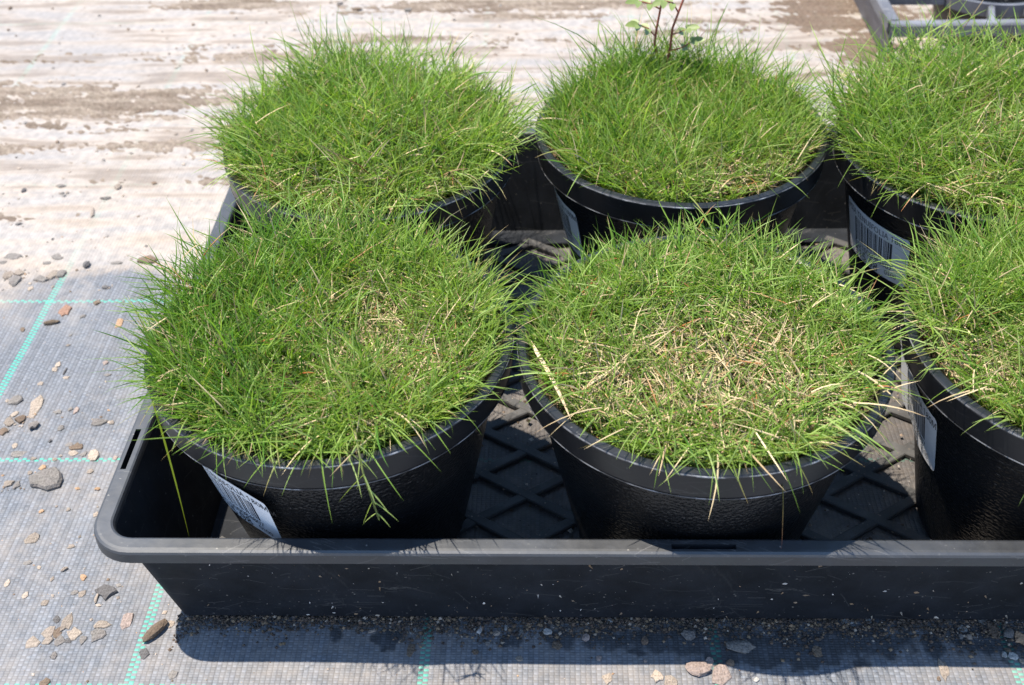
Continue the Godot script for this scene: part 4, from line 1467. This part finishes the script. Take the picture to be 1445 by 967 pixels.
const DEBRIS := [
	[-0.4241, -0.7188, 0.0123, 0.0070, "F", "grey", "side"], [-0.4298, -0.7112, 0.0067, 0.0043, "F", "grey", "side"], [-0.4193, -0.6935, 0.0066, 0.0100, "C", "tan", "side"],
	[-0.4110, -0.6861, 0.0087, 0.0115, "C", "grey", "side"], [-0.4108, -0.6961, 0.0066, 0.0084, "C", "tan", "side"], [-0.3912, -0.6877, 0.0098, 0.0066, "C", "grey", "side"],
	[-0.3837, -0.6931, 0.0065, 0.0099, "C", "tan", "side"], [-0.3776, -0.6949, 0.0076, 0.0107, "C", "grey", "side"], [-0.3882, -0.7165, 0.0083, 0.0068, "F", "grey", "side"],
	[-0.3936, -0.7090, 0.0066, 0.0042, "F", "grey", "side"], [-0.3612, -0.7059, 0.0055, 0.0075, "R", "dark", "side"], [-0.3375, -0.6774, 0.0048, 0.0047, "C", "dark", "side"],
	[-0.3399, -0.7094, 0.0094, 0.0042, "F", "grey", "side"], [-0.3596, -0.6490, 0.0079, 0.0114, "F", "red", "side"], [-0.3651, -0.6341, 0.0103, 0.0045, "S", "brown", "side"],
	[-0.3386, -0.6582, 0.0047, 0.0046, "C", "brown", "side"], [-0.3146, -0.6330, 0.0051, 0.0095, "F", "orange", "side"], [-0.3838, -0.6276, 0.0036, 0.0045, "C", "brown", "side"],
	[-0.3442, -0.6422, 0.0036, 0.0037, "C", "grey", "side"], [-0.3948, -0.6761, 0.0043, 0.0048, "F", "cream", "side"], [-0.3452, -0.5831, 0.0039, 0.0048, "C", "cream", "side"],
	[-0.3445, -0.5884, 0.0030, 0.0055, "C", "cream", "side"], [-0.3372, -0.5816, 0.0015, 0.0074, "S", "dark", "side"], [-0.3345, -0.5750, 0.0049, 0.0033, "F", "cream", "side"],
	[-0.3501, -0.5685, 0.0048, 0.0040, "F", "tan", "side"], [-0.3116, -0.5905, 0.0035, 0.0041, "C", "pink", "side"], [-0.3067, -0.5778, 0.0059, 0.0027, "F", "grey", "side"],
	[-0.3611, -0.5514, 0.0076, 0.0078, "C", "grey", "side"], [-0.3451, -0.5458, 0.0085, 0.0192, "F", "cream", "side"], [-0.3567, -0.5383, 0.0042, 0.0057, "F", "cream", "side"],
	[-0.3575, -0.5301, 0.0065, 0.0075, "C", "tan", "side"], [-0.3509, -0.5328, 0.0070, 0.0063, "C", "brown", "side"], [-0.3395, -0.5261, 0.0056, 0.0068, "S", "grey", "side"],
	[-0.3283, -0.5403, 0.0052, 0.0038, "F", "grey", "side"], [-0.3165, -0.5423, 0.0042, 0.0069, "F", "pink", "side"], [-0.3206, -0.5430, 0.0028, 0.0038, "F", "grey", "side"],
	[-0.2972, -0.5308, 0.0093, 0.0067, "C", "grey", "side"], [-0.2892, -0.5308, 0.0037, 0.0043, "C", "tan", "side"], [-0.3217, -0.5248, 0.0037, 0.0049, "C", "grey", "side"],
	[-0.3576, -0.5215, 0.0055, 0.0062, "C", "brown", "side"], [-0.3242, -0.5130, 0.0023, 0.0030, "R", "dark", "side"], [-0.3106, -0.5098, 0.0050, 0.0041, "F", "grey", "side"],
	[-0.3054, -0.5079, 0.0077, 0.0065, "F", "brown", "side"], [-0.3054, -0.5022, 0.0059, 0.0047, "F", "cream", "side"], [-0.2985, -0.5009, 0.0041, 0.0046, "F", "grey", "side"],
	[-0.2917, -0.4997, 0.0081, 0.0098, "F", "cream", "side"], [-0.3414, -0.5015, 0.0109, 0.0059, "F", "grey", "side"], [-0.3456, -0.5092, 0.0041, 0.0048, "F", "cream", "side"],
	[-0.3293, -0.4971, 0.0032, 0.0029, "C", "tan", "side"], [-0.3158, -0.4965, 0.0036, 0.0029, "F", "tan", "side"], [-0.3143, -0.4776, 0.0176, 0.0157, "C", "grey", "side"],
	[-0.3208, -0.4885, 0.0036, 0.0046, "C", "orange", "side"], [-0.3272, -0.4848, 0.0031, 0.0034, "C", "tan", "side"], [-0.3318, -0.4740, 0.0035, 0.0062, "C", "grey", "side"],
	[-0.3376, -0.4751, 0.0062, 0.0056, "C", "tan", "side"], [-0.2893, -0.4861, 0.0036, 0.0039, "F", "tan", "side"], [-0.2802, -0.4711, 0.0035, 0.0022, "S", "orange", "side"],
	[-0.2770, -0.4978, 0.0027, 0.0040, "F", "pink", "side"], [-0.3087, -0.4525, 0.0030, 0.0032, "C", "orange", "side"], [-0.2928, -0.4543, 0.0026, 0.0032, "C", "tan", "side"],
	[-0.2750, -0.4504, 0.0034, 0.0042, "F", "cream", "side"], [-0.3073, -0.4315, 0.0067, 0.0092, "F", "tan", "side"], [-0.2819, -0.4263, 0.0042, 0.0040, "F", "tan", "side"],
	[-0.3035, -0.4136, 0.0041, 0.0035, "F", "grey", "side"], [-0.2957, -0.4105, 0.0033, 0.0025, "F", "cream", "side"], [-0.2803, -0.4090, 0.0045, 0.0024, "S", "tan", "side"],
	[-0.2674, -0.4035, 0.0036, 0.0043, "C", "orange", "side"], [-0.2692, -0.3925, 0.0036, 0.0037, "F", "grey", "side"], [-0.2650, -0.3921, 0.0048, 0.0042, "F", "tan", "side"],
	[-0.2508, -0.3931, 0.0104, 0.0088, "C", "dark", "side"], [-0.2552, -0.3892, 0.0020, 0.0074, "S", "tan", "side"], [-0.2968, -0.3904, 0.0040, 0.0043, "F", "cream", "side"],
	[-0.2840, -0.3851, 0.0044, 0.0051, "F", "tan", "side"], [-0.3096, -0.3988, 0.0032, 0.0044, "F", "cream", "side"], [-0.2731, -0.3742, 0.0035, 0.0054, "F", "dark", "side"],
	[-0.2670, -0.3724, 0.0062, 0.0108, "F", "tan", "side"], [-0.2746, -0.3658, 0.0062, 0.0076, "F", "tan", "side"], [-0.2701, -0.3654, 0.0046, 0.0067, "F", "brown", "side"],
	[-0.2605, -0.3646, 0.0069, 0.0071, "F", "cream", "side"], [-0.2669, -0.3604, 0.0057, 0.0066, "F", "grey", "side"], [-0.2737, -0.3608, 0.0054, 0.0049, "F", "tan", "side"],
	[-0.2622, -0.3604, 0.0042, 0.0031, "F", "dark", "side"], [-0.2819, -0.3598, 0.0084, 0.0066, "F", "tan", "side"], [-0.2542, -0.3610, 0.0034, 0.0061, "F", "grey", "side"],
	[-0.2468, -0.3647, 0.0100, 0.0083, "F", "grey", "side"], [-0.2467, -0.3707, 0.0085, 0.0053, "F", "tan", "side"], [-0.2337, -0.3731, 0.0074, 0.0128, "F", "pink", "side"],
	[-0.2152, -0.3658, 0.0065, 0.0164, "P", "brown", "side"], [-0.2180, -0.3518, 0.0049, 0.0063, "F", "dark", "side"], [-0.1996, -0.3397, 0.0052, 0.0057, "F", "grey", "side"],
	[-0.2661, -0.3345, 0.0052, 0.0059, "F", "brown", "side"], [-0.2668, -0.3510, 0.0038, 0.0039, "C", "grey", "side"], [-0.2090, -0.3719, 0.0054, 0.0048, "F", "cream", "side"],
	[0.0312, -0.3748, 0.0031, 0.0037, "R", "white", "front"], [0.0179, -0.3643, 0.0042, 0.0049, "C", "pink", "front"], [0.0253, -0.3702, 0.0076, 0.0012, "S", "orange", "front"],
	[0.0491, -0.3622, 0.0042, 0.0057, "C", "brown", "front"], [0.0731, -0.3660, 0.0068, 0.0086, "C", "grey", "front"], [0.0981, -0.3582, 0.0135, 0.0089, "C", "grey", "front"],
	[0.0243, -0.3515, 0.0034, 0.0036, "C", "pink", "front"], [0.0487, -0.3499, 0.0019, 0.0024, "C", "pink", "front"], [0.0543, -0.3410, 0.0059, 0.0085, "F", "cream", "front"],
	[0.0613, -0.3372, 0.0088, 0.0069, "F", "tan", "front"], [0.0286, -0.3395, 0.0048, 0.0066, "F", "cream", "front"], [0.0755, -0.3450, 0.0125, 0.0094, "C", "pink", "front"],
	[0.0861, -0.3417, 0.0099, 0.0113, "F", "pink", "front"], [0.0819, -0.3493, 0.0041, 0.0051, "F", "pink", "front"], [0.0925, -0.3490, 0.0044, 0.0047, "C", "brown", "front"],
	[0.1050, -0.3389, 0.0033, 0.0027, "C", "white", "front"], [0.1388, -0.3558, 0.0060, 0.0077, "C", "brown", "front"], [0.2020, -0.3460, 0.0048, 0.0113, "F", "tan", "front"],
	[0.1981, -0.3405, 0.0022, 0.0028, "C", "brown", "front"], [0.1587, -0.3757, 0.0061, 0.0038, "F", "white", "front"], [0.1700, -0.3758, 0.0034, 0.0047, "F", "white", "front"],
	[0.1972, -0.3759, 0.0084, 0.0043, "F", "grey", "front"], [0.2118, -0.3774, 0.0065, 0.0035, "F", "tan", "front"], [0.1807, -0.3699, 0.0026, 0.0034, "C", "orange", "front"],
	[0.2192, -0.3715, 0.0049, 0.0051, "F", "white", "front"], [0.2207, -0.3661, 0.0038, 0.0038, "R", "tan", "front"], [0.2167, -0.3666, 0.0034, 0.0034, "C", "grey", "front"],
	[0.2244, -0.3675, 0.0034, 0.0034, "C", "grey", "front"], [0.2311, -0.3766, 0.0061, 0.0052, "C", "grey", "front"], [0.2342, -0.3716, 0.0060, 0.0116, "C", "brown", "front"],
	[0.2422, -0.3749, 0.0030, 0.0039, "C", "pink", "front"], [0.2422, -0.3685, 0.0060, 0.0064, "C", "grey", "front"], [0.2476, -0.3659, 0.0060, 0.0086, "C", "orange", "front"],
	[0.2390, -0.3583, 0.0037, 0.0038, "C", "brown", "front"], [0.2360, -0.3557, 0.0033, 0.0038, "C", "white", "front"], [0.2407, -0.3544, 0.0048, 0.0050, "C", "white", "front"],
	[0.2445, -0.3514, 0.0037, 0.0050, "C", "cream", "front"], [-0.0910, -0.3717, 0.0027, 0.0042, "C", "grey", "front"], [-0.0758, -0.3695, 0.0035, 0.0066, "F", "white", "front"],
	[-0.0753, -0.3560, 0.0049, 0.0069, "F", "brown", "front"], [-0.0552, -0.3660, 0.0031, 0.0033, "C", "grey", "front"], [-0.0392, -0.3684, 0.0038, 0.0058, "C", "white", "front"],
	[-0.0304, -0.3666, 0.0046, 0.0041, "C", "tan", "front"], [-0.0251, -0.3703, 0.0023, 0.0049, "C", "white", "front"], [-0.0166, -0.3672, 0.0030, 0.0041, "F", "grey", "front"],
	[-0.0029, -0.3673, 0.0042, 0.0057, "C", "white", "front"], [0.0001, -0.3709, 0.0031, 0.0033, "C", "grey", "front"], [0.0027, -0.3592, 0.0053, 0.0056, "F", "brown", "front"],
	[-0.0408, -0.3545, 0.0038, 0.0036, "C", "brown", "front"], [-0.0178, -0.3511, 0.0037, 0.0032, "F", "tan", "front"], [-0.0347, -0.3598, 0.0030, 0.0032, "C", "grey", "front"],
	[-0.0975, -0.3675, 0.0046, 0.0025, "S", "tan", "front"], [-0.0125, -0.3713, 0.0023, 0.0029, "C", "orange", "front"], [-0.4501, -0.8144, 0.0048, 0.0091, "R", "dark", "back"],
	[-0.4207, -0.8219, 0.0109, 0.0060, "C", "grey", "back"], [-0.4157, -0.8106, 0.0036, 0.0049, "C", "grey", "back"], [-0.3760, -0.8023, 0.0119, 0.0067, "C", "grey", "back"],
	[-0.3798, -0.7797, 0.0035, 0.0206, "S", "tan", "back"], [-0.4359, -0.7637, 0.0064, 0.0056, "C", "grey", "back"], [-0.3163, -0.7111, 0.0133, 0.0091, "C", "brown", "side"],
	[-0.3706, -0.8189, 0.0073, 0.0118, "C", "tan", "back"], [-0.4003, -0.7420, 0.0028, 0.0045, "C", "dark", "back"], [0.3045, -1.1264, 0.0089, 0.0099, "F", "white", "back"],
	[0.3206, -1.1704, 0.0091, 0.0119, "F", "cream", "back"], [0.2801, -1.1536, 0.0068, 0.0087, "C", "tan", "back"], [-0.1556, -1.1747, 0.0108, 0.0090, "C", "grey", "back"],
	[-0.2101, -1.1765, 0.0155, 0.0105, "C", "brown", "back"], [-0.2320, -1.1940, 0.0094, 0.0092, "C", "grey", "back"], [0.1375, -1.1074, 0.0051, 0.0068, "C", "dark", "back"],
]
